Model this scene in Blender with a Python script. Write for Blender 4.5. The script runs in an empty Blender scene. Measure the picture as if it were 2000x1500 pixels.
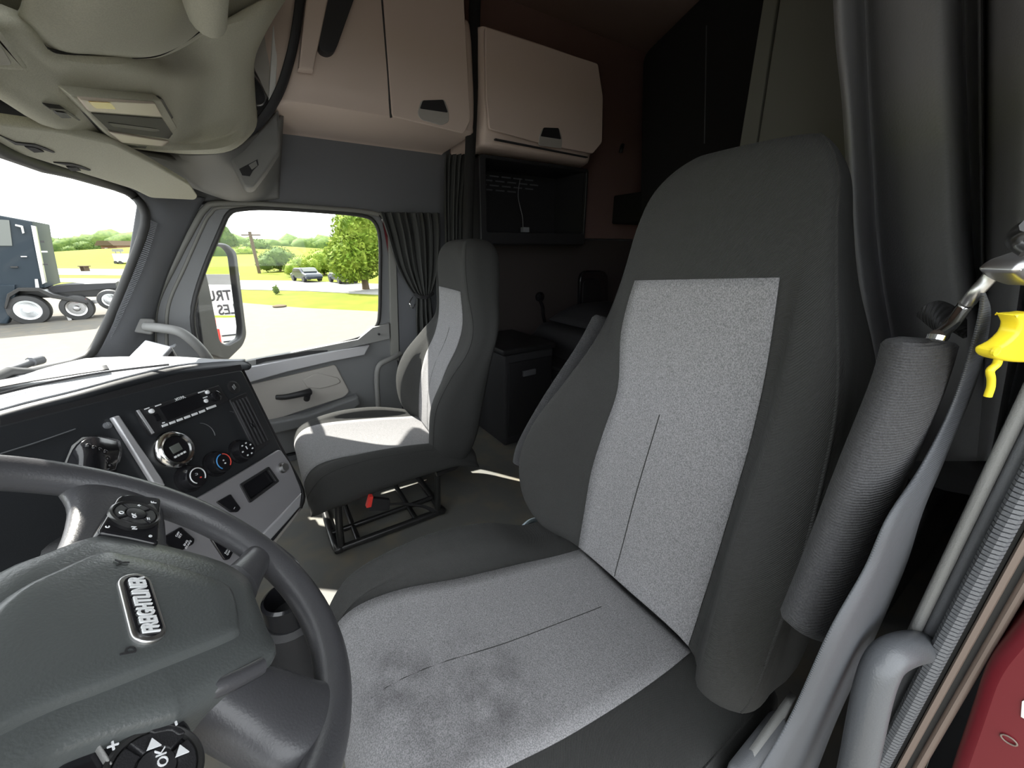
import bpy, bmesh, random
from math import *
from mathutils import Vector, Matrix, noise
random.seed(7)
S = bpy.context.scene
COL = S.collection
# ------------------------------------------------------------------ camera, world, sun, exposure
EYE = 1.0; PITCH = radians(19.5); YAW = radians(33); FPX = 750.0
cam = bpy.data.objects.new('camera', bpy.data.cameras.new('camera')); COL.objects.link(cam)
cam.data.sensor_width = 36; cam.data.lens = 36 * FPX / 2000; cam.data.clip_start = 0.01; cam.data.clip_end = 2000
FWD = Vector((cos(YAW) * cos(PITCH), -sin(YAW) * cos(PITCH), -sin(PITCH)))
cam.location = (0, 0, EYE); cam.rotation_euler = FWD.to_track_quat('-Z', 'Y').to_euler()
S.camera = cam
w = bpy.data.worlds.new('sky'); S.world = w; w.use_nodes = True
bg = w.node_tree.nodes['Background']; bg.inputs[0].default_value = (0.93, 0.97, 1.0, 1); bg.inputs[1].default_value = 3.4
sun = bpy.data.objects.new('sun', bpy.data.lights.new('sun', 'SUN')); COL.objects.link(sun)
sun.data.energy = 15.0; sun.data.angle = radians(0.6); sun.data.color = (1.0, 0.95, 0.86)
SUNDIR = Vector((0.62, 0.29, 0.72)).normalized()
sun.rotation_euler = SUNDIR.to_track_quat('Z', 'Y').to_euler()
S.view_settings.view_transform = 'Standard'; S.view_settings.look = 'None'; S.view_settings.gamma = 1
S.view_settings.use_curve_mapping = False; S.view_settings.exposure = 0.3

# ------------------------------------------------------------------ geometry helpers
def ray(u, v):
    p = 750 - v; r = u - 1000; fw = FPX * cos(PITCH) + p * sin(PITCH); up = p * cos(PITCH) - FPX * sin(PITCH)
    return Vector((fw * cos(YAW) - r * sin(YAW), -fw * sin(YAW) - r * cos(YAW), up))
O = Vector((0, 0, EYE))
def px(u, v, X=None, Y=None, Z=None):
    a = ray(u, v)
    t = X / a[0] if X is not None else Y / a[1] if Y is not None else (Z - EYE) / a[2]
    return O + a * t
class Pl:
    def __init__(s, o, ux, uy):
        s.o = Vector(o); s.ux = Vector(ux).normalized(); s.n = s.ux.cross(Vector(uy)).normalized(); s.uy = s.n.cross(s.ux)
    def px(s, u, v, c=0):
        r = ray(u, v); o = s.o + s.n * c
        P = O + r * ((o - O).dot(s.n) / r.dot(s.n)) - o
        return (P.dot(s.ux), P.dot(s.uy))
    def wp(s, u, v, c=0):
        a, b = s.px(u, v, c); return s.pt(a, b, c)
    def pt(s, a, b, c=0): return s.o + s.ux * a + s.uy * b + s.n * c
    def L(s, pts, c=0): return [s.px(u, v, c) for u, v in pts]
def cr(pts, n=4, closed=False):
    out = []; N = len(pts); pts = [Vector(p) for p in pts]
    for i in range(N if closed else N - 1):
        g = (lambda k: pts[k % N]) if closed else (lambda k: pts[max(0, min(N - 1, k))])
        a, b, c, d = g(i - 1), g(i), g(i + 1), g(i + 2)
        for j in range(n):
            t = j / n
            out.append(0.5 * (2 * b + (c - a) * t + (2 * a - 5 * b + 4 * c - d) * t * t + (-a + 3 * b - 3 * c + d) * t ** 3))
    if not closed: out.append(pts[-1])
    return out
def rnd(loop, r, n=5):
    out = []; N = len(loop)
    for i in range(N):
        a, b, c = (Vector(loop[(i + k) % N][:2]) for k in (-1, 0, 1))
        rr = r[i] if isinstance(r, (list, tuple)) else r
        d1 = min(rr, (a - b).length * .48); d2 = min(rr, (c - b).length * .48)
        p = b + (a - b).normalized() * d1; q = b + (c - b).normalized() * d2
        for j in range(n + 1):
            t = j / n; out.append((p * (1 - t) ** 2 + b * 2 * t * (1 - t) + q * t * t)[:])
    return out
ORG = {}
def smooth(me, ang=40):
    for p in me.polygons: p.use_smooth = True
    try: me.set_sharp_from_angle(angle=radians(ang))
    except Exception: pass
def link(name, me, m, parent=None, ang=40):
    if parent is not None:
        k = ORG.get(parent.name, Vector((0, 0, 0))); me.transform(Matrix.Translation(-k))
    smooth(me, ang)
    o = bpy.data.objects.new(name, me); COL.objects.link(o)
    for mm in (m if isinstance(m, (list, tuple)) else [m]): me.materials.append(mm)
    if parent is not None: o.parent = parent; ORG[o.name] = k
    else: ORG[o.name] = Vector((0, 0, 0))
    return o
def bm2(name, bm, m, parent=None, ang=40, norm=True):
    if norm: bmesh.ops.recalc_face_normals(bm, faces=bm.faces)
    me = bpy.data.meshes.new(name); bm.to_mesh(me); bm.free(); return link(name, me, m, parent, ang)
def thing(name, label, cat, loc=(0, 0, 0), group=None):
    o = bpy.data.objects.new(name, None); COL.objects.link(o); o.location = loc; ORG[o.name] = Vector(loc)
    o.empty_display_size = .05
    return tag(o, label, cat, group)
def tag(o, label, cat=None, group=None, kind=None):
    if label: o['label'] = label
    if cat: o['category'] = cat
    if group: o['group'] = group
    if kind: o['kind'] = kind
    return o
def struct(o, label=None):
    o['kind'] = 'structure'
    if label: o['label'] = label
    return o
def sroot(name, label, loc=(0, 0, 0)):
    o = bpy.data.objects.new(name, None); COL.objects.link(o); o.location = loc; ORG[o.name] = Vector(loc); o.empty_display_size = .05
    return struct(o, label)
def grid(bm, rows, cu=False, cv=False, caps=False, mi=0):
    V = [[bm.verts.new(p) for p in r] for r in rows]; F = []
    nr = len(V); nc = len(V[0])
    for i in range(nr if cv else nr - 1):
        for j in range(nc if cu else nc - 1):
            a, b, c, d = V[i][j], V[i][(j + 1) % nc], V[(i + 1) % nr][(j + 1) % nc], V[(i + 1) % nr][j]
            try: f = bm.faces.new((a, b, c, d)); f.material_index = mi; F.append((i, j, f))
            except ValueError: pass
    if caps:
        for r in (V[0], V[-1]):
            try: bm.faces.new(r)
            except ValueError: pass
    return V, F
def netrows(rows, nu=4, nv=4, cu=False):
    R = [cr(r, nu, cu) for r in rows]
    cols = [cr([R[i][j] for i in range(len(R))], nv) for j in range(len(R[0]))]
    return [[cols[j][i] for j in range(len(cols))] for i in range(len(cols[0]))]
def sheet(name, rows, m, parent=None, th=.004, nu=4, nv=4, ang=50):
    bm = bmesh.new(); grid(bm, netrows(rows, nu, nv)); o = bm2(name, bm, m, parent, ang)
    if th:
        md = o.modifiers.new('t', 'SOLIDIFY'); md.thickness = th; md.offset = 0
    return o
def loft(name, rows, m, parent=None, nu=4, nv=4, ang=60):
    bm = bmesh.new(); grid(bm, netrows(rows, nu, nv, True), cu=True, caps=True); return bm2(name, bm, m, parent, ang)
def tube_bm(bm, pts, r, n=10, closed=False, sub=6, mi=0, flat=None):
    P = cr(pts, sub, closed) if sub > 1 else [Vector(p) for p in pts]
    N = len(P); rad = r if callable(r) else (lambda t: r)
    up = Vector((0, 0, 1)); rings = []; prev = None
    for i, p in enumerate(P):
        a = P[(i - 1) % N] if closed or i else P[0]; b = P[(i + 1) % N] if closed or i < N - 1 else P[-1]
        t = (b - a).normalized()
        if prev is None:
            x = t.orthogonal().normalized() if flat is None else (Vector(flat) - t * t.dot(Vector(flat))).normalized()
        else: x = (prev - t * prev.dot(t)).normalized()
        prev = x; y = t.cross(x); rr = rad(i / max(1, N - 1))
        ra, rb = rr if isinstance(rr, tuple) else (rr, rr)
        rings.append([p + x * cos(2 * pi * k / n) * ra + y * sin(2 * pi * k / n) * rb for k in range(n)])
    grid(bm, rings, cu=True, cv=closed, caps=not closed, mi=mi)
def tube(name, pts, r, m, parent=None, n=12, closed=False, sub=6, flat=None):
    bm = bmesh.new(); tube_bm(bm, pts, r, n, closed, sub, flat=flat); return bm2(name, bm, m, parent, 60)
def box_bm(bm, pl, a0, a1, b0, b1, c0, c1, bev=0, mi=0):
    vs = [bm.verts.new(pl.pt(a, b, c)) for c in (c0, c1) for a, b in ((a0, b0), (a1, b0), (a1, b1), (a0, b1))]
    fs = [bm.faces.new([vs[i] for i in q]) for q in ((0, 3, 2, 1), (4, 5, 6, 7), (0, 1, 5, 4), (1, 2, 6, 5), (2, 3, 7, 6), (3, 0, 4, 7))]
    for f in fs: f.material_index = mi
    if bev:
        es = list({e for f in fs for e in f.edges}); bmesh.ops.bevel(bm, geom=es, offset=bev, segments=3, affect='EDGES', profile=.5, material=mi)
def box(name, pl, a0, a1, b0, b1, c0, c1, m, parent=None, bev=0):
    bm = bmesh.new(); box_bm(bm, pl, a0, a1, b0, b1, c0, c1, bev); return bm2(name, bm, m, parent, 35)
WO = Pl((0, 0, 0), (1, 0, 0), (0, 1, 0))
def wbox(name, x0, x1, y0, y1, z0, z1, m, parent=None, bev=0): return box(name, WO, x0, x1, y0, y1, z0, z1, m, parent, bev)
def lathe_bm(bm, pl, a, b, prof, n=32, caps=True, mi=0):
    grid(bm, [[pl.pt(a + r * cos(2 * pi * k / n), b + r * sin(2 * pi * k / n), c) for k in range(n)] for r, c in prof], cu=True, caps=caps, mi=mi)
def lathe(name, pl, a, b, prof, m, parent=None, n=32, caps=True):
    bm = bmesh.new(); lathe_bm(bm, pl, a, b, prof, n, caps); return bm2(name, bm, m, parent, 35)
def curve_me(cu, pl, a=0, b=0, c=0, rot=0):
    ob = bpy.data.objects.new('tmp', cu); COL.objects.link(ob)
    dg = bpy.context.evaluated_depsgraph_get(); me = bpy.data.meshes.new_from_object(ob.evaluated_get(dg))
    bpy.data.objects.remove(ob)
    R = Matrix(((pl.ux.x, pl.uy.x, pl.n.x), (pl.ux.y, pl.uy.y, pl.n.y), (pl.ux.z, pl.uy.z, pl.n.z))).to_4x4()
    me.transform(Matrix.Translation(pl.pt(a, b, c)) @ R @ Matrix.Rotation(rot, 4, 'Z')); return me
def plate(name, pl, loops, c0, c1, m, parent=None, bev=0):
    """flat shape with holes: first loop outline, the others holes; from depth c0 to c1 along the plane's normal"""
    cu = bpy.data.curves.new(name, 'CURVE'); cu.dimensions = '2D'; cu.fill_mode = 'BOTH'
    for lp in loops:
        sp = cu.splines.new('POLY'); sp.points.add(len(lp) - 1); sp.use_cyclic_u = True
        for i, p in enumerate(lp): sp.points[i].co = (p[0], p[1], 0, 1)
    bev = min(bev, abs(c1 - c0) * .49); cu.extrude = max(0, abs(c1 - c0) / 2 - bev); cu.bevel_depth = bev; cu.bevel_resolution = 2; cu.offset = -bev
    return link(name, curve_me(cu, pl, 0, 0, (c0 + c1) / 2), m, parent, 35)
def text(name, pl, s, size, a, b, c, m, parent=None, rot=0, ext=.0004, sx=1.0, shear=0, bold=0, align='CENTER', fit=None):
    cu = bpy.data.curves.new(name, 'FONT'); cu.body = s; cu.size = size; cu.align_x = align; cu.align_y = 'CENTER'
    cu.extrude = ext; cu.shear = shear; cu.offset = bold; cu.resolution_u = 3
    me = curve_me(cu, Pl((0, 0, 0), (1, 0, 0), (0, 1, 0)))
    if fit:
        xs = [v.co.x for v in me.vertices]; yy = [v.co.y for v in me.vertices]
        me.transform(Matrix.Diagonal((fit[0] / (max(xs) - min(xs)), fit[1] / (max(yy) - min(yy)), 1, 1)) @ Matrix.Translation((-(max(xs) + min(xs)) / 2, -(max(yy) + min(yy)) / 2, 0)))
    me.transform(Matrix.Scale(sx, 4, (1, 0, 0))); me.transform(Matrix.Rotation(rot, 4, 'Z'))
    R = Matrix(((pl.ux.x, pl.uy.x, pl.n.x), (pl.ux.y, pl.uy.y, pl.n.y), (pl.ux.z, pl.uy.z, pl.n.z))).to_4x4()
    me.transform(Matrix.Translation(pl.pt(a, b, c)) @ R); return link(name, me, m, parent, 30)
def dome(name, pl, loop, lv, m, parent=None, ang=50, bot=True):
    """outline loop inflated: lv = [(scale about centroid, height)]"""
    cx = sum(p[0] for p in loop) / len(loop); cy = sum(p[1] for p in loop) / len(loop)
    bm = bmesh.new()
    grid(bm, [[pl.pt(cx + (x - cx) * s, cy + (y - cy) * s, c) for x, y in loop] for s, c in lv], cu=True, caps=bot)
    return bm2(name, bm, m, parent, ang)

# ------------------------------------------------------------------ materials
def mat(name, col, rough=.6, metal=0, bump=None, vary=None, spec=.5, coat=0, weave=None, sheen=0):
    m = bpy.data.materials.new(name); m.use_nodes = True; nt = m.node_tree; N = nt.nodes; Lk = nt.links.new
    b = N['Principled BSDF']; b.inputs['Roughness'].default_value = rough; b.inputs['Metallic'].default_value = metal
    b.inputs['Base Color'].default_value = (*col, 1); b.inputs['Specular IOR Level'].default_value = spec
    if coat: b.inputs['Coat Weight'].default_value = coat
    if sheen: b.inputs['Sheen Weight'].default_value = sheen; b.inputs['Sheen Roughness'].default_value = .5
    tc = N.new('ShaderNodeTexCoord')
    def nz(scale, det=2, vec=None):
        n = N.new('ShaderNodeTexNoise'); n.inputs['Scale'].default_value = scale; n.inputs['Detail'].default_value = det
        Lk(vec if vec is not None else tc.outputs['Object'], n.inputs['Vector']); return n
    if vary:                                   # (scale, colour2, low, high[, stretch])
        mp = None
        if len(vary) > 4:
            q = N.new('ShaderNodeMapping'); q.inputs['Scale'].default_value = vary[4]; Lk(tc.outputs['Object'], q.inputs['Vector']); mp = q.outputs[0]
        n = nz(vary[0], 3, mp); r = N.new('ShaderNodeMapRange'); r.inputs[1].default_value = vary[2]; r.inputs[2].default_value = vary[3]
        Lk(n.outputs['Fac'], r.inputs[0]); mx = N.new('ShaderNodeMix'); mx.data_type = 'RGBA'
        mx.inputs[6].default_value = (*col, 1); mx.inputs[7].default_value = (*vary[1], 1); Lk(r.outputs[0], mx.inputs[0]); Lk(mx.outputs[2], b.inputs['Base Color'])
    if bump or weave:
        h = None
        if bump: h = nz(bump[0], 3).outputs['Fac']; st = bump[1]
        if weave:                              # (scale, strength, direction)
            wv = N.new('ShaderNodeTexWave'); wv.bands_direction = weave[2]; wv.inputs['Scale'].default_value = weave[0]; wv.inputs['Distortion'].default_value = .6
            wv.inputs['Detail Scale'].default_value = 3; Lk(tc.outputs['Object'], wv.inputs['Vector']); st = weave[1]
            if h is not None:
                a = N.new('ShaderNodeMath'); a.operation = 'ADD'; Lk(h, a.inputs[0]); Lk(wv.outputs['Fac'], a.inputs[1]); h = a.outputs[0]
            else: h = wv.outputs['Fac']
        bp = N.new('ShaderNodeBump'); bp.inputs['Strength'].default_value = st; bp.inputs['Distance'].default_value = .002
        Lk(h, bp.inputs['Height']); Lk(bp.outputs[0], b.inputs['Normal'])
    return m
def glass(name, tint=(1, 1, 1), refl=.05):
    m = bpy.data.materials.new(name); m.use_nodes = True; nt = m.node_tree; N = nt.nodes; N.clear()
    t = N.new('ShaderNodeBsdfTransparent'); t.inputs[0].default_value = (*tint, 1)
    g = N.new('ShaderNodeBsdfGlossy'); g.inputs['Roughness'].default_value = .02
    x = N.new('ShaderNodeMixShader'); x.inputs[0].default_value = refl; o = N.new('ShaderNodeOutputMaterial')
    nt.links.new(t.outputs[0], x.inputs[1]); nt.links.new(g.outputs[0], x.inputs[2]); nt.links.new(x.outputs[0], o.inputs[0]); return m
M = dict(
    trim=mat('dark_grey_trim', (.12, .125, .135), .55, bump=(900, .25)),
    trim2=mat('mid_grey_trim', (.22, .22, .215), .55, bump=(900, .25)),
    door=mat('door_plastic', (.16, .165, .17), .5, bump=(900, .3)),
    lightgrey=mat('light_grey_plastic', (.42, .40, .37), .5, bump=(700, .2)),
    silver=mat('silver_strip', (.50, .50, .52), .35, metal=.35),
    silver2=mat('silver_panel', (.30, .295, .31), .42, metal=.25, bump=(1500, .08)),
    seal=mat('rubber_seal', (.03, .03, .03), .6),
    sealgrey=mat('grey_seal', (.20, .20, .185), .6),
    console=mat('console_fabric', (.60, .59, .48), .85, bump=(1200, .4), vary=(500, (.54, .53, .43), .4, .6)),
    cabinet=mat('cabinet_plastic', (.68, .56, .49), .55, bump=(800, .12)),
    sidewall=mat('sleeper_vinyl', (.25, .155, .135), .75, bump=(300, .3)),
    black=mat('black_plastic', (.018, .018, .02), .5, bump=(900, .25)),
    gloss=mat('gloss_black', (.012, .012, .014), .12),
    dark=mat('dark_vinyl', (.03, .03, .033), .7),
    dash=mat('dash_vinyl', (.30, .31, .33), .5, bump=(700, .5)),
    cluster=mat('cluster_face', (.022, .024, .027), .38, bump=(1200, .15)),
    wheel=mat('wheel_leather', (.055, .055, .06), .36, bump=(450, .15)),
    hub=mat('hub_vinyl', (.075, .082, .082), .33, bump=(420, .18)),
    chrome=mat('chrome', (.8, .8, .8), .15, metal=1),
    satin=mat('satin_metal', (.55, .55, .55), .35, metal=1),
    fabric=mat('dark_seat_fabric', (.026, .027, .026), .95, weave=(260, .5, 'DIAGONAL'), vary=(1400, (.040, .040, .039), .4, .6), sheen=.0),
    ribbed=mat('ribbed_knit', (.040, .040, .043), .95, bump=(900, .2), weave=(150, .7, 'Z'), vary=(900, (.065, .065, .068), .4, .6), sheen=.0),
    belt=mat('belt_webbing', (.062, .066, .074), .55, weave=(180, .3, 'Z')),
    strap=mat('black_webbing', (.025, .025, .027), .8, weave=(120, .8, 'X')),
    vinyl=mat('curtain_vinyl', (.24, .24, .25), .5, bump=(260, .25)),
    curtain=mat('dark_curtain', (.040, .042, .040), .8, bump=(500, .3)),
    yellow=mat('yellow_plastic', (.85, .68, .03), .35),
    red=mat('maroon_paint', (.13, .008, .014), .4),
    redp=mat('red_plastic', (.75, .05, .04), .4),
    white=mat('white_plastic', (.75, .75, .73), .5),
    print=mat('white_print', (.75, .76, .78), .5),
    printgrey=mat('grey_print', (.28, .29, .3), .5),
    blue=mat('blue_print', (.05, .28, .65), .4), redpr=mat('red_print', (.7, .08, .06), .4),
    lens=mat('lamp_lens', (.80, .70, .60), .35, spec=.5),
    mesh=mat('speaker_mesh', (.12, .12, .105), .6, weave=(500, .9, 'DIAGONAL')),
    lcd=mat('lcd', (.12, .13, .12), .15),
    floor=mat('floor_mat', (.15, .15, .14), .6, bump=(60, .2), vary=(9, (.20, .18, .14), .45, .7)),
    steel=mat('black_steel', (.02, .02, .02), .3),
    glass=glass('window_glass', (.98, .99, .985), .015), mirror=mat('mirror_glass', (.9, .9, .9), .01, metal=1),
    paleblue=mat('pale_blue_plastic', (.55, .66, .72), .4),
    peach=mat('weathered_edge', (.20, .155, .13), .5),
    lowerwall=mat('lower_sleeper_vinyl', (.06, .05, .048), .75),
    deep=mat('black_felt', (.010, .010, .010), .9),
    lettermetal=mat('letter_metal', (.72, .73, .74), .35),
    wardrobe=mat('wardrobe_grey', (.10, .10, .085), .7),
    headliner=mat('headliner', (.36, .26, .22), .9, bump=(500, .3)),
)
def seat_grey():
    m = mat('grey_seat_fabric', (.30, .30, .31), .95, weave=(330, .3, 'X'), sheen=.0)
    nt = m.node_tree; N = nt.nodes; Lk = nt.links.new; b = N['Principled BSDF']; tc = N['Texture Coordinate'] if 'Texture Coordinate' in N else [n for n in N if n.type == 'TEX_COORD'][0]
    n = N.new('ShaderNodeTexNoise'); n.inputs['Scale'].default_value = 650; n.inputs['Detail'].default_value = 2
    mp = N.new('ShaderNodeMapping'); mp.inputs['Scale'].default_value = (1, 1, .7); Lk(tc.outputs['Object'], mp.inputs[0]); Lk(mp.outputs[0], n.inputs['Vector'])
    r = N.new('ShaderNodeValToRGB'); e = r.color_ramp.elements; e[0].position = .36; e[0].color = (.15, .15, .155, 1); e[1].position = .64; e[1].color = (.29, .285, .295, 1)
    Lk(n.outputs['Fac'], r.inputs[0]); Lk(r.outputs[0], b.inputs['Base Color']); m['ramp'] = 1
    return m, r, tc
M['greyfab'], _, _ = seat_grey()
def stained():
    m, r, tc = seat_grey(); m.name = 'stained_grey_seat_fabric'; nt = m.node_tree; N = nt.nodes; Lk = nt.links.new; b = N['Principled BSDF']
    mx = N.new('ShaderNodeMix'); mx.data_type = 'RGBA'; mx.blend_type = 'MULTIPLY'; Lk(r.outputs[0], mx.inputs[6]); mx.inputs[7].default_value = (.42, .41, .42, 1)
    total = None
    for (x, y, z), R in STAINS:
        d = N.new('ShaderNodeVectorMath'); d.operation = 'DISTANCE'; Lk(tc.outputs['Object'], d.inputs[0]); d.inputs[1].default_value = (x, y, z)
        k = N.new('ShaderNodeMapRange'); k.inputs[1].default_value = R; k.inputs[2].default_value = 0; k.interpolation_type = 'SMOOTHSTEP'; Lk(d.outputs['Value'], k.inputs[0])
        if total is None: total = k.outputs[0]
        else:
            a = N.new('ShaderNodeMath'); a.operation = 'MAXIMUM'; Lk(total, a.inputs[0]); Lk(k.outputs[0], a.inputs[1]); total = a.outputs[0]
    n = N.new('ShaderNodeTexNoise'); n.inputs['Scale'].default_value = 28; n.inputs['Detail'].default_value = 5; Lk(tc.outputs['Object'], n.inputs['Vector'])
    q = N.new('ShaderNodeMapRange'); q.inputs[1].default_value = .30; q.inputs[2].default_value = .72; Lk(n.outputs['Fac'], q.inputs[0])
    a = N.new('ShaderNodeMath'); a.operation = 'MULTIPLY'; Lk(total, a.inputs[0]); Lk(q.outputs[0], a.inputs[1]); Lk(a.outputs[0], mx.inputs[0])
    Lk(mx.outputs[2], b.inputs['Base Color']); return m

# ================================================================== CAB SHELL
struct(wbox('floor', -.06, 2.06, -2.55, 1.0, -.06, 0, M['floor']), 'worn dark grey rubber cab floor')
struct(wbox('ceiling', -.06, 2.06, -2.55, .42, 2.12, 2.18, M['headliner']))
struct(wbox('wall_back', -.06, 2.06, -2.55, -2.50, 0, 2.12, M['sidewall']), 'brownish vinyl back wall of the sleeper')
struct(wbox('wall_front', -.06, 2.06, .95, 1.0, 0, .60, M['black']))
# front roof cap above the windshield
struct(sheet('trim_1', [[Vector((x, .42, 2.12)) for x in (-.06, .7, 1.4, 2.03)], [Vector((x, .46, 1.6)) for x in (-.06, .7, 1.4, 2.03)], [Vector((x, .36, 1.20)) for x in (-.06, .7, 1.4, 2.03)]], M['trim2'], th=.03))
PW = Pl((2.0, 0, 0), (0, -1, 0), (0, 0, 1))      # passenger side plane; normal points into the cab
dooropen = PW.L([(330, 700), (305, 600), (345, 505), (405, 410), (430, 393), (745, 416), (757, 425), (760, 600), (765, 800)])
# side wall with a door opening
out = [(-.50, 0), (-.50, .62), (-.30, 1.16), (-.42, 1.30), (-.42, 2.12), (2.52, 2.12), (2.52, 0)]
dl = [(-.42, .03), (-.40, .70), (-.17, 1.155), (-.12, 1.172), (.545, 1.162), (.572, 1.14), (.59, .9), (.60, .03)]
struct(plate('wall_right', PW, [out, rnd(dl, [.02, .05, .08, .05, .05, .03, 0, 0])], -.03, .0, M['trim'], bev=.004), 'grey panelled side wall above the passenger door')
wl = Pl((-.06, 0, 0), (0, 1, 0), (0, 0, 1))
lout = [(-2.52, 0), (-2.52, 2.12), (.42, 2.12), (.42, 1.30), (.42, 1.22), (.52, .60), (.52, 0)]
lop = [(-.46, .02), (-.46, 1.60), (.20, 1.62), (.42, .62), (.42, .02)]  # opening cut taller than the real doorway, out of view, to admit daylight
struct(plate('wall_left', wl, [lout, rnd(lop, .05)], -.04, 0, M['trim'], bev=.004))
# sleeper side wall lining on the passenger side, brown vinyl above and dark grey below
struct(wbox('trim_2', 1.975, 2.0, -2.5, -.93, 1.06, 2.12, M['sidewall']), 'brown vinyl lining of the sleeper side wall')
struct(wbox('trim_3', 1.97, 2.0, -2.5, -.93, .02, 1.05, M['lowerwall']), 'dark vinyl lining of the lower sleeper wall')
# ---- windshield
wsp = [px(-900, 300, Y=.36), px(0, 291, Y=.30), px(140, 335, Y=.28), px(250, 370, X=1.86), px(276, 395, X=1.9), px(285, 440, X=1.9), px(255, 530, X=1.89), px(205, 645, X=1.88), px(160, 702, X=1.85), px(60, 728, X=1.7), px(-100, 772, X=1.4)]
A0 = px(0, 291, Y=.30)
ws = sroot('window_1', 'windshield in front of the dashboard, bright lot behind it', (1, .5, .9))
pw = [Vector((.02, .55, .62)), Vector((.05, .33, 1.18)), A0 + Vector((0, 0, 0)), px(140, 336, Y=.29), px(245, 372, X=1.86), px(276, 400, X=1.9), px(283, 440, X=1.9), px(252, 530, X=1.89), px(203, 645, X=1.87), px(165, 700, X=1.82), px(60, 728, X=1.6), px(-60, 762, X=1.30)]
tube('windshield_seal', pw, .014, M['seal'], ws, n=8, closed=True, sub=3)
bm = bmesh.new(); vs = [bm.verts.new(p) for p in cr(pw, 3, True)]; c0 = bm.verts.new(sum((v.co for v in vs), Vector()) / len(vs))
for i in range(len(vs)): bm.faces.new((vs[i], vs[(i + 1) % len(vs)], c0))
g = bm2('windshield_glass', bm, M['glass'], ws); 
# ---- A pillar trim
ap = [[px(262, 372, X=1.90), px(320, 375, X=1.93), px(400, 386, X=1.985)],
      [px(280, 395, X=1.91), px(325, 405, X=1.93), px(386, 408, X=1.985)],
      [px(288, 440, X=1.91), px(318, 455, X=1.93), px(358, 465, X=1.985)],
      [px(258, 530, X=1.89), px(293, 535, X=1.92), px(327, 530, X=1.98)],
      [px(208, 645, X=1.87), px(260, 640, X=1.91), px(302, 610, X=1.98)],
      [px(172, 703, X=1.84), px(235, 700, X=1.89), px(300, 690, X=1.98)],
      [px(140, 760, X=1.82), px(215, 760, X=1.87), px(300, 760, X=1.98)]]
struct(sheet('trim_4', ap, M['trim'], th=.012), 'grey trim of the pillar between windshield and passenger door')
# ribbed windshield edge strip on the pillar
bm = bmesh.new(); e1 = cr([px(*p, X=1.90 - .01 * i) for i, p in enumerate([(293, 430), (270, 505), (240, 575), (210, 640), (180, 695)])], 22)
for i in range(len(e1) - 1):
    d = (e1[i + 1] - e1[i]); s = Pl(e1[i], d, Vector((.2, -.9, .3))); box_bm(bm, s, 0, d.length * .6, -.004, .020, -.004, .0025, 0)
struct(bm2('trim_5', bm, M['trim']), 'ribbed strip along the edge of the windshield pillar')

# ================================================================== PASSENGER DOOR
door = sroot('door_1', 'grey passenger door with a large window', (2.0, -.1, .1))
winpx = [(378, 600), (398, 530), (432, 448), (447, 418), (470, 409), (530, 407), (640, 414), (705, 421), (730, 434), (741, 470), (741, 560), (740, 610), (735, 634), (712, 655), (640, 676), (520, 706), (450, 722), (420, 728), (395, 690), (380, 650)]
win = [p[:] for p in cr([Vector((*q, 0)) for q in PW.L(winpx)], 3, True)]
douter = [(-.405, .05), (-.385, .70), (-.16, 1.140), (-.12, 1.160), (.54, 1.150), (.56, 1.13), (.578, .9), (.588, .05)]
plate('door_panel', PW, [rnd(douter, [.02, .05, .08, .05, .05, .03, 0, 0]), win], -.012, .012, M['door'], door, bev=.004)
W3 = [PW.pt(p[0], p[1], .012) for p in win]
tube('window_rubber', W3[::3], .009, M['seal'], door, n=8, closed=True, sub=3)
plate('window_pane', PW, [win], -.010, -.006, M['glass'], door)
tube('door_seal', [PW.pt(*p, .012) for p in PW.L([(302, 700), (304, 600), (345, 508), (385, 432), (402, 408), (425, 398), (520, 400), (700, 413), (738, 420)])], .011, M['sealgrey'], door, n=8)
tube('door_seal', [PW.pt(*p, .012) for p in PW.L([(327, 690), (329, 600), (362, 520), (398, 440), (412, 418), (432, 406), (520, 405)])], .006, M['sealgrey'], door, n=8)
big = [p[:] for p in cr([Vector((*q, 0)) for q in PW.L([(365, 600), (385, 525), (420, 438), (437, 405), (465, 396), (530, 396), (640, 403), (710, 410), (742, 424), (752, 465), (752, 560), (751, 615), (745, 650), (712, 680), (640, 700), (520, 730), (450, 745), (405, 745), (378, 700), (362, 650)])], 3, True)]
struct(plate('trim_26', PW, [rnd([(-.45, .0), (-.43, .70), (-.21, 1.17), (-.13, 1.21), (.58, 1.20), (.62, 1.14), (.63, .9), (.64, .0)], .03), big], -.05, -.034, M['dark']), 'dark backing ring added behind the passenger door against light leaks')  # added backing ring that keeps outside light from leaking round the door
# sill, silver strip, pale insert, armrest recess, pull handle
def strip(name, pts_top, pts_bot, c0, c1, m, parent, bev=.003, pl=PW):
    return plate(name, pl, [pl.L(pts_top, c1) + pl.L(pts_bot[::-1], c1)], c0, c1, m, parent, bev)
strip('window_sill', [(480, 706), (600, 683), (700, 663), (728, 640), (760, 632)], [(480, 722), (600, 697), (700, 676), (735, 668), (762, 662)], .0, .035, M['trim2'], door)
strip('silver_strip', [(478, 718), (560, 702), (650, 686), (722, 675)], [(478, 750), (560, 727), (650, 706), (712, 694)], .01, .05, M['silver'], door, .005)
strip('sill_recess', [(500, 702), (520, 698), (600, 686), (640, 684)], [(500, 712), (520, 706), (600, 694), (640, 687)], .034, .038, M['black'], door, .001)
plate('pale_insert', PW, [rnd(PW.L([(470, 756), (655, 712), (683, 765), (672, 776), (530, 822), (490, 825)], .02), .015)], 0, .022, M['lightgrey'], door, .005)
strip('armrest_lip', [(520, 828), (600, 812), (680, 782), (700, 776)], [(530, 850), (600, 834), (690, 802), (705, 790)], 0, .07, M['door'], door, .01)
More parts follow.
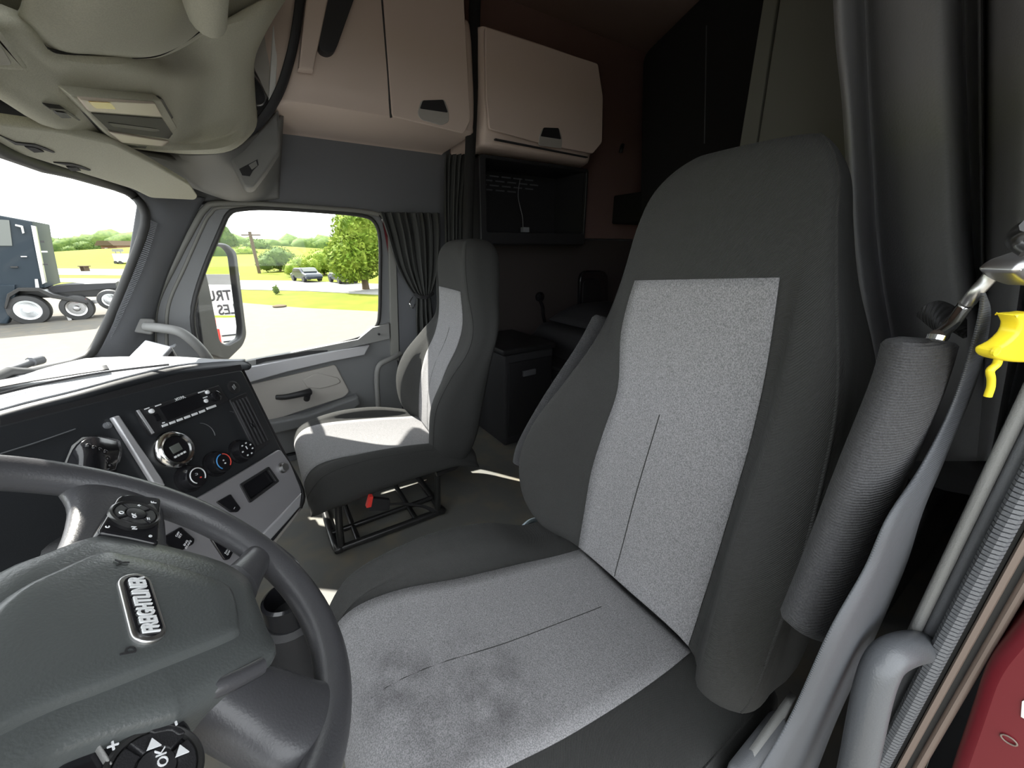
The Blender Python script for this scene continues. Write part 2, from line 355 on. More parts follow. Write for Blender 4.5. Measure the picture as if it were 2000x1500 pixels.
strip('pull_pocket', [(590, 742), (620, 728), (660, 738), (665, 744)], [(600, 757), (625, 760), (655, 752), (664, 748)], .018, .027, M['lightgrey'], door, .004)
tube('pull_handle', [PW.pt(*p, c) for p, c in zip(PW.L([(540, 778), (560, 775), (590, 768), (606, 766)], .05), (.035, .05, .055, .04))], lambda t: .011 + .006 * t, M['black'], door, n=12)
tube('handle_mount', [PW.pt(*p, c) for p, c in zip(PW.L([(600, 770), (600, 782)], .04), (.05, .02))], .014, M['black'], door, sub=1)
lathe('lock_knob', PW, *PW.px(739, 652, .035), [(.004, .03), (.004, .045), (.006, .046), (.005, .052)], M['black'], door, n=12)
# B-pillar area: red strip, weather strip, grey panel
struct(wbox('trim_6', 1.99, 2.01, -.60, -.562, .3, 1.13, M['red']), 'red painted door jamb seen behind the passenger door')
struct(strip('trim_7', [(759, 425), (772, 425)], [(764, 700), (780, 705)], 0, .03, M['sealgrey'], None), 'pale weather strip behind the passenger door')
struct(strip('trim_8', [(772, 425), (880, 425)], [(782, 720), (890, 760)], -.01, .022, M['trim'], None), 'grey pillar panel beside the tied curtain')
struct(wbox('trim_9', 1.985, 2.0, -.93, -.56, .02, .62, M['dark']), 'dark lower pillar panel behind the passenger seat')

# grab handles
gh = thing('grab_handle', 'grey grab handle bent from windshield pillar down over the dashboard', 'grab handle', px(272, 640, X=1.92))
p0 = Pl(px(275, 640, X=1.925), (.25, -1, 0), (0, .15, 1))
plate('mounting_plate', p0, [rnd(p0.L([(243, 638), (254, 619), (303, 624), (298, 654), (246, 646)]), .01)], -.03, .012, M['trim2'], gh, .005)
tube('handle_bar', [px(285, 638, X=1.90), px(315, 641, X=1.87), px(350, 648, X=1.85), px(378, 668, X=1.85), px(402, 695, X=1.86), px(425, 730, X=1.90)], .017, M['trim2'], gh, n=14)
gh2 = thing('grab_handle', 'vertical grey grab handle beside the passenger door behind the seat', 'grab handle', px(740, 760, X=1.95))
tube('handle_bar', [px(782, 690, X=1.98), px(765, 700, X=1.95), px(742, 712, X=1.94), px(736, 735, X=1.94), px(738, 780, X=1.94), px(742, 815, X=1.95), px(750, 830, X=1.99)], .013, M['trim2'], gh2, n=12)

# ================================================================== SLEEPER SIDE
# curtains with pleats
def pleats(name, L, R, folds, amp, m, parent=None, nrm=Vector((-1, 0, 0)), nu=90, nv=24, th=.002, ampf=None, ph=0):
    Lc = cr(L, 8); Rc = cr(R, 8); rows = []
    k = len(Lc)
    for i in range(k):
        t = i / (k - 1); r = []
        for j in range(nu + 1):
            s = j / nu; a = amp * (ampf(t) if ampf else 1)
            wv = sin(2 * pi * folds * s + ph + .5 * sin(5 * s + 2 * t)) + .35 * sin(2 * pi * folds * 2.3 * s + 1 + t)
            r.append(Lc[i].lerp(Rc[i], s) + nrm * a * wv)
        rows.append(r)
    bm = bmesh.new(); grid(bm, rows); o = bm2(name, bm, m, parent, 80)
    md = o.modifiers.new('t', 'SOLIDIFY'); md.thickness = th; return o
c1 = thing('curtain', 'dark curtain gathered and tied beside the passenger window', 'curtain', px(825, 600, X=1.93))
cx = 1.93
pleats('curtain_cloth', [px(741, 414, X=cx), px(755, 455, X=cx), px(775, 520, X=cx), px(800, 565, X=cx), px(813, 577, X=cx)],
       [px(860, 416, X=cx), px(862, 455, X=cx), px(858, 520, X=cx), px(848, 560, X=cx), px(841, 577, X=cx)], 8, .016, M['curtain'], c1, ampf=lambda t: 1 - .6 * t)
pleats('curtain_tail', [px(813, 582, X=cx), px(812, 620, X=cx), px(812, 690, X=cx), px(805, 790, X=cx)],
       [px(842, 582, X=cx), px(846, 620, X=cx), px(858, 690, X=cx), px(872, 790, X=cx)], 4, .014, M['curtain'], c1)
tube('tie_band', [px(810, 574, X=cx - .015), px(820, 580, X=cx - .035), px(834, 580, X=cx - .035), px(846, 572, X=cx - .015)], lambda t: (.004, .009), M['strap'], c1)
tube('tie_hook', [px(806, 580, X=1.97), px(800, 592, X=1.95), px(806, 602, X=1.95), px(810, 594, X=1.97)], .003, M['chrome'], c1, n=6)
c2 = thing('curtain', 'dark pleated privacy curtain bunched behind the passenger seat', 'curtain', px(890, 400, X=1.84))
cx = 1.84
pleats('curtain_cloth', [px(868, 302, X=cx), px(866, 340, X=cx), px(868, 470, X=cx), px(878, 800, X=cx)],
       [px(914, 302, X=cx), px(910, 340, X=cx), px(902, 470, X=cx), px(905, 800, X=cx)], 5, .016, M['curtain'], c2, ph=1)
struct(tube('trim_10', [px(930, -80, X=1.70), px(922, 200, X=1.70), px(915, 400, X=1.70), px(912, 640, X=1.72)], lambda t: (.024, .020), M['deep'], sub=3), 'dark post edge between the cab and the sleeper')

# ---- overhead cabinet above the passenger door
def sect(y, xf, dz=0, k=1.0):
    return [Vector(p) for p in ((2.0, y, 1.83 + dz), (xf + .05, y, 1.835 + dz), (xf, y, 1.80 + dz), (xf - .01 * k, y, 1.66 + dz * .5), (xf - .012 * k, y, 1.56), (xf + .0, y, 1.475), (xf + .03, y, 1.452), (1.97, y, 1.437), (2.0, y, 1.445), (2.0, y, 1.6))]
cab = thing('overhead_cabinet', 'beige overhead cabinet above the passenger door with grey latch opening', 'cabinet', (2.0, -.5, 1.44))
ys = [(-.885, 1.68), (-.875, 1.652), (-.80, 1.645), (-.545, 1.645), (-.36, 1.645), (-.22, 1.66), (-.12, 1.72), (-.05, 1.82), (0.0, 1.93), (.02, 1.97)]
loft('cabinet_body', [sect(y, x) for y, x in ys], M['cabinet'], cab, nu=3, nv=3)
PC = Pl((1.632, 0, 0), (0, -1, 0), (0, 0, 1))
def door_leaf(pl, pts, m, parent, name='door_leaf', hole=None, t=.010):
    return plate(name, pl, [rnd(pl.L(pts, t), .012)] + ([rnd(pl.L(hole, t), .01)] if hole else []), -.004, t, m, parent, .003)
hh = [(822, 196), (868, 194), (876, 215), (877, 238), (862, 245), (822, 234), (815, 222)]
dlf = door_leaf(PC, [(747, -30), (905, -30), (908, 30), (919, 236), (906, 261), (766, 227)], M['cabinet'], cab)
plate('door_gap', PC, [PC.L([(744, -30), (747, -30), (766, 229), (763, 229)], .004)], -.006, .0035, M['dark'], cab)
hd = plate('latch_recess', PC, [rnd(PC.L(hh, .011), .012)], .006, .0125, M['lightgrey'], cab, .002)
hd['label'] = 'dark latch opening with pale pull lip'
plate('latch_pull', PC, [rnd(PC.L([(826, 196), (866, 195), (875, 220), (820, 212)], .014), .006)], .0126, .014, M['black'], hd, 0)
strip('end_trim', [(600, -20), (645, -20)], [(583, 133), (612, 137)], -.01, .03, M['cabinet'], cab, .006, pl=Pl((1.62, 0, 0), (0, -1, 0), (0, 0, 1)))
PE = Pl((1.60, 0, 0), (0, -1, 0), (0, 0, 1))
rc = plate('end_recess', PE, [rnd(PE.L([(628, -40), (705, -40), (655, 100), (640, 106), (622, 96)]), .02)], -.05, .004, M['dark'], cab, .002)

cb2 = thing('overhead_cabinet', 'beige sleeper overhead cabinet with narrow slot under its door', 'cabinet', (2.0, -1.25, 1.44))
def sect2(y, xf):
    return [Vector(p) for p in ((1.975, y, 1.83), (xf + .03, y, 1.83), (xf, y, 1.80), (xf - .012, y, 1.65), (xf - .01, y, 1.53), (xf + .003, y, 1.45), (xf + .04, y, 1.415), (1.94, y, 1.405), (1.975, y, 1.41), (1.975, y, 1.6))]
loft('cabinet_body', [sect2(y, x) for y, x in ((-.925, 1.69), (-.935, 1.665), (-.98, 1.655), (-1.25, 1.65), (-1.50, 1.655), (-1.56, 1.67), (-1.60, 1.72), (-1.61, 1.80))], M['cabinet'], cb2, nu=3, nv=3)
PC2 = Pl((1.636, 0, 0), (0, -1, 0), (0, 0, 1))
door_leaf(PC2, [(948, 52), (1168, 124), (1178, 190), (1176, 278), (1158, 300), (1064, 282), (956, 252), (950, 190)], M['cabinet'], cb2)
plate('door_slot', PC2, [PC2.L([(968, 270), (1148, 306), (1148, 308), (968, 273)], .010)], -.004, .0105, M['dark'], cb2)
hd = plate('latch_recess', PC2, [rnd(PC2.L([(1060, 250), (1092, 250), (1098, 270), (1097, 290), (1052, 284), (1053, 264)], .011), .01)], .006, .0125, M['lightgrey'], cb2, .002)
plate('latch_pull', PC2, [rnd(PC2.L([(1062, 249), (1091, 250), (1096, 272), (1056, 266)], .014), .006)], .0126, .014, M['black'], hd, 0)

# ---- open shelf box under it
ob = thing('open_shelf_box', 'empty black shelf box with slotted vents under sleeper cabinet', 'shelf', (1.85, -1.24, 1.04))
PB = Pl((1.70, -.93, 1.018), (0, -1, 0), (0, 0, 1))
fr = plate('front_frame', PB, [rnd([(0, 0), (.66, 0), (.66, .375), (0, .375)], .02), rnd([(.035, .055), (.645, .055), (.645, .36), (.035, .36)], .01)], -.02, 0, M['black'], ob, .004)
bm = bmesh.new()
for (a0, a1, b0, b1, c0, c1) in ((0, .66, 0, .05, -.27, -.02), (0, .03, .05, .375, -.27, -.02), (.645, .66, .05, .375, -.27, -.02), (0, .66, .36, .375, -.27, -.02), (.03, .645, .05, .36, -.27, -.26)):
    box_bm(bm, PB, a0, a1, b0, b1, c0, c1)
bm2('box_shell', bm, M['black'], ob)
for r_ in range(4):
    for k in range(6):
        if r_ == 3 and k > 3: continue
        a = .05 + k * .075 + (r_ % 2) * .035; b = .335 - r_ * .022
        box('vent_slot', PB, a, a + .055, b, b + .006, -.258, -.252, M['trim'], ob)
box('wire_clip', PB, .36, .40, .065, .09, -.2, -.17, M['printgrey'], ob, .002)
tube('loose_wire', [PB.pt(*p) for p in ((.39, .34, -.25), (.37, .25, -.24), (.385, .15, -.22), (.37, .09, -.19))], .002, M['printgrey'], ob, n=6)
box('small_tag', PB, .10, .115, .19, .21, -.2585, -.257, M['white'], ob)
# porthole cover and latch on the side wall
PS = Pl((1.97, 0, 0), (0, -1, 0), (0, 0, 1))
ph = thing('hatch_cover', 'black oval hatch plate on the dark sleeper wall', 'hatch', PS.wp(1150, 590))
plate('outer_plate', PS, [rnd(PS.L([(1128, 528), (1182, 528), (1182, 622), (1126, 626)]), .07)], 0, .03, M['gloss'], ph, .008)
plate('inner_cover', PS, [rnd(PS.L([(1138, 545), (1172, 545), (1172, 608), (1136, 610)], .03), .05)], .03, .036, M['black'], ph, .003)
lt = thing('wall_latch', 'small black latch handle hanging on the sleeper wall', 'latch', PS.wp(1057, 580))
lathe('latch_boss', PS, *PS.px(1055, 580, .01), [(.03, 0), (.03, .015), (.015, .025)], M['gloss'], lt, n=20)
tube('latch_lever', [PS.wp(1054, 585, .025), PS.wp(1060, 600, .03), PS.wp(1061, 615, .03), PS.wp(1064, 628, .02)], .011, M['gloss'], lt)
PV = Pl((1.975, 0, 0), (0, -1, 0), (0, 0, 1))
hk = thing('coat_hook', 'little black hook on brown vinyl beside the sleeper cabinet', 'hook', PV.wp(1214, 292))
tube('hook_body', [PV.wp(1216, 284, .0), PV.wp(1214, 290, .025), PV.wp(1212, 298, .02)], .013, M['black'], hk, n=8)

# ---- bunk, lower cabinet
bk = thing('bunk_mattress', 'dark sleeper mattress lying on the bunk behind the seats', 'mattress', (1.2, -1.9, .5))
bx = Pl((0, 0, 0), (1, 0, 0), (0, 1, 0))
rows = []
for y, dz in ((-2.48, -.06), (-2.44, 0), (-2.1, .015), (-1.75, .0), (-1.48, .01), (-1.42, -.03)):
    rows.append([Vector((x, y, z)) for x, z in ((.1, .40), (.1, .52 + dz), (.5, .54 + dz), (1.2, .545 + dz), (1.8, .55 + dz), (1.92, .53 + dz), (1.92, .40), (1., .40))])
loft('mattress_body', rows, M['dark'], bk)
pil = thing('pillow', 'dark pillow lying at the passenger side of the mattress', 'pillow', (1.75, -1.6, .56))
loft('pillow_body', [[Vector((x, y, .57 + h * k)) for x, h in ((1.48, .03), (1.56, .09), (1.7, .12), (1.83, .09), (1.88, .03), (1.7, .015))] for y, k in ((-1.95, .3), (-1.9, .9), (-1.75, 1), (-1.6, .9), (-1.50, .3))], M['dark'], pil)
lc = thing('bunk_cabinet', 'black drawer cabinet under the sleeper bunk', 'cabinet', (1.2, -1.6, 0))
wbox('cabinet_body', .1, 1.96, -2.48, -1.30, .0, .385, M['dark'], lc, .01)
PD = Pl((0, -1.30, 0), (-1, 0, 0), (0, 0, 1))
for x in (1.62, 1.10):
    d = box('drawer', PD, -x - .25, -x + .24, .04, .37, 0, .015, M['black'], lc, .006)
    box('drawer_pull', PD, -x - .05, -x + .05, .28, .31, .015, .03, M['trim'], d, .003)
sc = thing('side_cabinet', 'tall dark cabinet standing behind the passenger seat', 'cabinet', (1.78, -1.1, 0))
wbox('cabinet_body', 1.55, 1.965, -1.27, -.96, 0, .50, M['dark'], sc, .012)
wbox('cabinet_lid', 1.54, 1.965, -1.28, -.95, .50, .53, M['black'], sc, .008)
PQ = Pl((1.55, 0, 0), (0, -1, 0), (0, 0, 1))
lid = box('cabinet_door', PQ, .98, 1.25, .05, .46, 0, .012, M['black'], sc, .004)
box('door_pull', PQ, 1.06, 1.14, .38, .41, .012, .024, M['trim'], lid, .003)

# ---- black closet and grey wardrobe at the back
PK = Pl((0, -2.0, 0), (-1, 0, 0), (0, 0, 1))
cl = thing('upper_closet', 'tall black closet in the dark rear of the sleeper', 'closet', (1.35, -2.2, 1.1))
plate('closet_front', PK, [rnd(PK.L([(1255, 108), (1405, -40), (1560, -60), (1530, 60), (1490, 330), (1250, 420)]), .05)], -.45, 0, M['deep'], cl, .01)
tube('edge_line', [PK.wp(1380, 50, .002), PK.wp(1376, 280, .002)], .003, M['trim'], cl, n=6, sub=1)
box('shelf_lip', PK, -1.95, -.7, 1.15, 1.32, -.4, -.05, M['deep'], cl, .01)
PWd = Pl((0, -1.25, 0), (-1, 0, 0), (0, 0, 1))
wd = thing('wardrobe', 'grey wardrobe panel with dark seam behind the driver seat', 'wardrobe', (.6, -1.4, 0))
plate('side_panel', PWd, [PWd.L([(1532, -60), (1680, -60), (1655, 400), (1462, 400)])], -.25, 0, M['wardrobe'], wd, .004)
plate('edge_panel', PWd, [PWd.L([(1500, -60), (1527, -60), (1460, 400), (1425, 400)])], -.25, .0, M['wardrobe'], wd, .004)
plate('seam', PWd, [PWd.L([(1522, -60), (1536, -60), (1466, 400), (1456, 400)])], -.25, -.012, M['black'], wd)

# ================================================================== DRIVER SIDE CURTAIN
cd = thing('curtain', 'large grey vinyl curtain hanging in folds behind the driver seat', 'curtain', (.1, -.95, .6))
cols = [(1655, -1.12), (1640, -1.0), (1650, -.955), (1668, -.99), (1690, -1.07), (1722, -1.03), (1770, -.99), (1830, -.97), (1862, -1.0), (1880, -1.12), (1905, -1.10), (1915, -1.05), (1925, -1.12), (1950, -.98), (1985, -.90), (2030, -.88), (2060, -1.0), (2110, -.95)]
rws = []
for v, sh, amp in ((-290, -2, .7), (-120, -6, .8), (60, 0, .9), (200, 6, 1), (330, 14, 1), (470, 22, 1.1), (600, 40, 1.1), (760, 70, 1), (900, 100, .8)):
    r = []
    for i, (u, y) in enumerate(cols):
        y2 = -.99 + (y + .99) * amp
        uu = u + sh * (1.0 if i < 9 else 1 - (i - 8) * .28) - (8 if v < 100 and i < 3 else 0)
        r.append(px(uu, v, Y=y2))
    rws.append(r)
sheet('curtain_cloth', rws, M['vinyl'], cd, th=.003, nu=5, nv=5, ang=80)

# ================================================================== OVERHEAD CONSOLE
Q = Pl((1, .2, 1.22), (1, 0, 0), (0, .707, -.707))   # underside of the console; normal (0,.7,.7) points away from the eye
con = thing('overhead_console', 'grey-green overhead console above the windshield with lamp panel', 'overhead console', (1.1, .1, 1.25))
def q(u, v, c=0): return Q.wp(u, v, c)
body = [
 [q(-260, 80, .08), q(-60, 125, .08), q(110, 235, .08), q(250, 270, .10), q(369, 285, .06), q(440, 280, .03), px(490, 250, X=1.78), px(500, 200, X=1.82)],
 [q(-260, 115), q(-60, 150), q(115, 251), q(255, 284), px(369, 296, X=1.50), px(448, 290, X=1.56), px(492, 252, X=1.62), px(498, 215, X=1.66)],
 [q(-260, 95, -.005), q(-40, 130, -.01), q(130, 222, -.01), q(265, 262, -.01), px(370, 275, X=1.47), px(440, 262, X=1.52), px(482, 225, X=1.56), px(495, 190, X=1.60)],
 [q(-260, 60, -.005), q(-20, 90, -.01), q(135, 175, -.01), q(290, 190, -.01), px(380, 195, X=1.40), px(450, 180, X=1.46), px(485, 150, X=1.50), px(492, 120, X=1.55)],
 [q(-260, 20, -.01), q(-10, 50, -.01), q(120, 140, -.01), q(290, 150, -.02), px(390, 140, X=1.34), px(455, 120, X=1.40), px(492, 95, X=1.44), px(505, 80, X=1.50)],
 [q(-260, -40, -.01), q(20, 40, -.012), q(100, 108, -.012), q(250, 120, -.025), px(350, 98, X=1.27), px(440, 60, X=1.32), px(505, 40, X=1.36), px(535, 25, X=1.42)],
 [q(-260, -60, .0), q(30, 26, .0), q(104, 96, .0), q(250, 112, -.01), px(350, 88, X=1.29), px(430, 52, X=1.34), px(520, 0, X=1.38), px(560, -10, X=1.44)],
]
body = [[Vector((.05, r[0].y, r[0].z))] + r for r in body]
sheet('console_body', body, M['console'], con, th=.012, nu=5, nv=5)
pod = [
 [q(30, 30, .0), q(104, 100, .0), q(180, 106, -.005), q(255, 113, -.012), q(310, 108, -.012), q(365, 84, -.01), q(430, 40, -.01)],
 [q(45, 10, -.02), q(120, 80, -.02), q(185, 90, -.03), q(255, 95, -.035), q(310, 90, -.035), q(355, 66, -.03), q(400, 20, -.02)],
 [q(60, -40, -.03), q(130, 20, -.035), q(190, 30, -.045), q(255, 35, -.05), q(310, 30, -.05), q(350, 10, -.04), q(395, -40, -.03)],
 [q(80, -160, -.03), q(140, -120, -.04), q(190, -120, -.05), q(255, -120, -.055), q(310, -120, -.055), q(350, -130, -.05), q(395, -150, -.03)]]
sheet('console_pod', pod, M['console'], con, th=.006, nu=5, nv=5)
tube('pod_seam', [q(40, 58, -.004), q(70, 72, -.008), q(99, 98, -.012), q(160, 105, -.016), q(255, 112, -.022), q(310, 107, -.024), q(355, 84, -.02), q(390, 60, -.02)], .0022, M['black'], con, n=6)
tube('grab_pull', [q(395, -60, -.07), q(398, -10, -.07), q(403, 25, -.07), q(404, 36, -.068)], lambda t: (.030 - .006 * t) if t < .93 else .016, M['console'], con, n=16)
# upper body continuing to the roof
sheet('console_shroud', [[q(-260, -60, .0), q(30, 28, .02), px(250, 100, X=1.1), px(430, 50, X=1.36), px(560, -10, X=1.46)],
   [Vector((.1, .05, 1.7)), Vector((.55, .0, 1.8)), Vector((.9, -.05, 1.8)), Vector((1.2, -.08, 1.85)), Vector((1.45, -.1, 1.9))],
   [Vector((.1, .25, 2.1)), Vector((.55, .2, 2.1)), Vector((.9, .15, 2.1)), Vector((1.2, .12, 2.1)), Vector((1.45, .1, 2.1))]], M['console'], con, th=.01)
# lamp panel
QL = Pl(Q.pt(0, 0, -.020), (1, 0, 0), (0, .707, -.707)); QL = Pl(QL.o, -QL.ux, QL.uy)  # faces the eye now
lp = plate('lamp_panel', QL, [rnd(QL.L([(138, 188), (316, 196), (372, 293), (240, 284), (212, 266)], .012), .012)], -.01, .012, M['console'], con, .003)
plate('lamp_seam', QL, [rnd(QL.L([(134, 185), (318, 193), (376, 296), (240, 288), (208, 268)], .004), .012)], -.01, .004, M['seal'], con, .001)
lp['label'] = 'grey lamp panel with two clear lenses'
plate('lamp_lens', QL, [rnd(QL.L([(156, 194), (304, 202), (318, 229), (176, 219)], .016), .006)], .010, .016, M['lens'], lp, .002)
plate('lamp_lens', QL, [rnd(QL.L([(214, 258), (340, 278), (356, 290), (238, 280)], .016), .006)], .010, .016, M['lens'], lp, .002)
plate('speaker_grille', QL, [rnd(QL.L([(180, 222), (318, 232), (346, 274), (216, 256)], .014), .004)], .010, .0135, M['mesh'], lp, .001)
plate('grille_slot', QL, [rnd(QL.L([(212, 240), (222, 241), (308, 252), (312, 256), (300, 257), (220, 247)], .0145), .003)], .0125, .0145, M['black'], lp)
plate('lens_glow_paint', QL, [rnd(QL.L([(172, 198), (215, 200), (226, 213), (186, 211)], .0165), .006)], .0155, .0172, mat('amber_glow_paint', (.9, .62, .25), .2), lp)  # warm lit look of the lens, put into this flat amber colour
plate('visor_clip', QL, [QL.L([(96, 211), (128, 214), (158, 235), (154, 236), (126, 218), (98, 214)], .004)], -.01, .004, M['black'], con)
plate('visor_clip', QL, [QL.L([(112, 220), (130, 222), (142, 232), (122, 232)], .004)], -.01, .003, M['trim'], con)
# display window at the left edge of the console
ds = plate('side_pod', QL, [rnd(QL.L([(-120, -80), (0, 52), (66, 138), (58, 145), (0, 143), (-160, 120)], .02), .02)], -.02, .02, M['console'], con, .008)
plate('side_pod_lens', QL, [rnd(QL.L([(-100, -40), (-8, 68), (28, 128), (0, 130), (-120, 120)], .024), .01)], .018, .024, M['lightgrey'], con, .002)
# second shell right of the gap, flowing to the side wall
sh2 = [
 [q(110, 262, .06), q(270, 292, .06), px(369, 300, X=1.60), px(450, 290, X=1.66), px(500, 262, X=1.72), px(552, 225, X=1.80)],
 [q(130, 268, .05), px(290, 302, X=1.58), px(375, 318, X=1.66), px(440, 325, X=1.72), px(500, 310, X=1.78), px(550, 262, X=1.87)],
 [px(180, 285, X=1.50), px(320, 326, X=1.66), px(390, 345, X=1.74), px(450, 358, X=1.80), px(505, 340, X=1.87), px(548, 300, X=1.93)],
 [px(220, 305, X=1.55), px(350, 345, X=1.74), px(405, 370, X=1.82), px(450, 382, X=1.88), px(505, 375, X=1.94), px(545, 345, X=1.99)],
 [px(240, 320, X=1.6), px(360, 360, X=1.78), px(410, 378, X=1.88), px(450, 390, X=1.95), px(500, 392, X=1.99), px(545, 388, X=2.0)]]
sheet('console_end_shell', sh2, M['trim2'], con, th=.008, nu=5, nv=5)
box_pl = Pl(px(490, 310, X=1.70), (0, -1, 0), (.25, 0, 1))
bxp = plate('end_pocket', box_pl, [rnd(box_pl.L([(444, 297), (492, 271), (544, 212), (547, 290), (520, 332), (494, 366), (477, 365)]), .012)], -.05, 0, M['trim2'], con, .006)
plate('pocket_latch', box_pl, [box_pl.L([(467, 330), (490, 318), (503, 311), (505, 322), (494, 333), (488, 344), (473, 342)], .002)], .0, .002, M['black'], bxp)
plate('pocket_tab', box_pl, [box_pl.L([(486, 322), (500, 314), (503, 323), (492, 331)], .005)], .0, .005, M['trim2'], bxp)
# visor header strip over the windshield
V = Pl((1.035, .30, 1.15), (-.815, .17, 0), (-.03, .18, -.07))
hs = thing('sun_visor', 'grey sun visor strip folded up above the windshield', 'sun visor', (1.1, .25, 1.16))
plate('visor_board', V, [rnd(V.L([(-260, 205), (0, 243), (120, 258), (225, 282), (300, 320), (372, 362), (387, 384), (380, 391), (294, 387), (262, 371), (0, 290), (-260, 215 + 70)], .006), .02)], -.012, .006, M['console'], hs, .004)
for pts in ([(0, 265), (32, 279), (70, 283), (90, 290), (108, 298), (104, 299), (66, 287), (30, 283)], [(105, 318), (140, 320), (160, 325), (178, 333), (174, 334), (138, 325)]):
    plate('clip_slot', V, [V.L(pts, .008)], .0, .008, M['black'], hs)
for pts in ([(48, 286), (66, 287), (86, 296), (66, 297)], [(130, 326), (148, 326), (158, 333), (138, 333)]):
    plate('clip_tab', V, [V.L(pts, .008)], .0, .009, M['dark'], hs)
struct(sheet('trim_11', [[q(-260, 130, .11), q(0, 190, .11), q(120, 250, .10), q(255, 285, .09), px(330, 315, X=1.75)], [q(-260, 220, .11), q(0, 262, .10), q(120, 280, .08), px(250, 320, X=1.75), px(380, 372, X=1.93)], [px(-260, 250, Y=.37), px(0, 285, Y=.34), px(140, 325, Y=.32), px(262, 368, X=1.9), px(300, 384, X=1.95)]], M['dark'], th=.01), 'dark gap between the overhead console and the windshield header')
# bracket with pale bars at the right end of the console
br = thing('console_bracket', 'pale metal bracket bars at the end of the overhead console', 'bracket', px(520, 100, X=1.62))
Bp = Pl((1.68, 0, 0), (0, -1, 0), (0, 0, 1))
plate('back_plate', Bp, [Bp.L([(494, 125), (575, -60), (620, -60), (570, 60), (545, 200), (520, 235), (494, 250)])], -.02, -.01, M['dark'], br)
plate('pale_panel', Bp, [Bp.L([(494, 105), (530, 35), (525, 195), (494, 130)])], -.01, .006, M['lightgrey'], br, .002)
plate('pale_bar', Bp, [Bp.L([(533, 40), (546, 15), (537, 195), (524, 198)])], -.01, .02, M['white'], br, .003)
plate('pale_bar', Bp, [Bp.L([(548, -40), (576, -40), (560, 108), (545, 106)])], -.01, .012, M['lightgrey'], br, .003)
tube('wire_loop', [Bp.wp(492, 140, .02), Bp.wp(512, 170, .03), Bp.wp(519, 190, .03), Bp.wp(512, 204, .03), Bp.wp(494, 206, .02)], .003, M['satin'], br, n=6)
tube('curved_trim', [px(590, -30, X=1.60), px(578, 60, X=1.60), px(565, 120, X=1.62), px(545, 180, X=1.64), px(515, 230, X=1.67), px(480, 262, X=1.70)], lambda t: (.010, .016), M['dark'], br, n=8)

# ================================================================== DASHBOARD
dash = thing('dashboard', 'black dashboard with radio, climate knobs and silver lower panel', 'dashboard', (1.2, .35, .4))
KA = Vector((.93, .27, .706)); KB = Vector((1.2, .07, .693)); KC = Vector((1.1, -.004, .35))
K = Pl(KB, KB - KA, KB - KC)      # cluster face; a to the right, b up, n towards the eye
K.ux = K.ux; 
# dash top
edge = [(-500, 950), (0, 803), (150, 765), (250, 738), (350, 715), (430, 707), (478, 705)]
e3 = [px(u, v, Z=.70) for u, v in edge]
back = [Vector((.02, .60, .67)), px(-60, 762, X=1.30), px(60, 728, X=1.6), px(165, 703, X=1.80), px(320, 699, Z=.69), px(425, 702, Z=.695), px(478, 702, Z=.698)]
back = [Vector((b.x, b.y, min(b.z, .69))) for b in back]
mid = [e3[i].lerp(back[i], .5) + Vector((0, 0, .002)) for i in range(7)]
sheet('dash_top', [e3, [e3[i].lerp(back[i], .12) + Vector((0, 0, .001)) for i in range(7)], mid, [e3[i].lerp(back[i], .85) for i in range(7)], back], M['dash'], dash, th=.01)
# brow edge rolling down to the face
brow = [e3, [p + Vector((-.012, -.012, -.008)) for p in e3], [p + Vector((-.006, -.006, -.024)) for p in e3], [p + Vector((.03, .03, -.03)) for p in e3]]
sheet('dash_brow', brow, M['cluster'], dash, th=.004)
tube('dash_groove', [px(u, v, Z=.712) for u, v in ((-100, 795), (60, 755), (200, 728), (330, 712))], .003, M['black'], dash, n=6)
sheet('defrost_vent', [[px(u, v, Z=.711) for u, v in ((-160, 796), (0, 757), (120, 736), (214, 722))], [px(u, v, Z=.711) for u, v in ((-160, 776), (0, 743), (120, 724), (208, 712))]], M['black'], dash, th=.002)
wbox('driver_side_dash', .0, .62, .56, .90, .28, .655, M['cluster'], dash, .03)
# end block with vent beside the pillar
pe = [px(290, 735, X=1.55), px(350, 712, X=1.50)]
eb = thing('dash_end_vent', 'small louvred air vent at the far end of the dashboard', 'air vent', px(340, 695, X=1.72))
PVt = Pl(px(340, 690, X=1.72), (.75, -.65, 0), (-.15, -.15, 1))
plate('vent_frame', PVt, [rnd(PVt.L([(292, 724), (336, 676), (352, 703), (352, 722), (340, 728)]), .006)], -.10, 0, M['silver'], eb, .004)
plate('vent_mouth', PVt, [PVt.L([(318, 708), (337, 686), (345, 706)], .002)], -.02, .002, M['black'], eb)
sheet('vent_top', [[px(215, 722, X=1.70), px(335, 676, X=1.78), px(340, 674, X=1.88)], [px(240, 728, X=1.66), px(325, 690, X=1.72), px(336, 678, X=1.76)]], M['dash'], eb, th=.006)
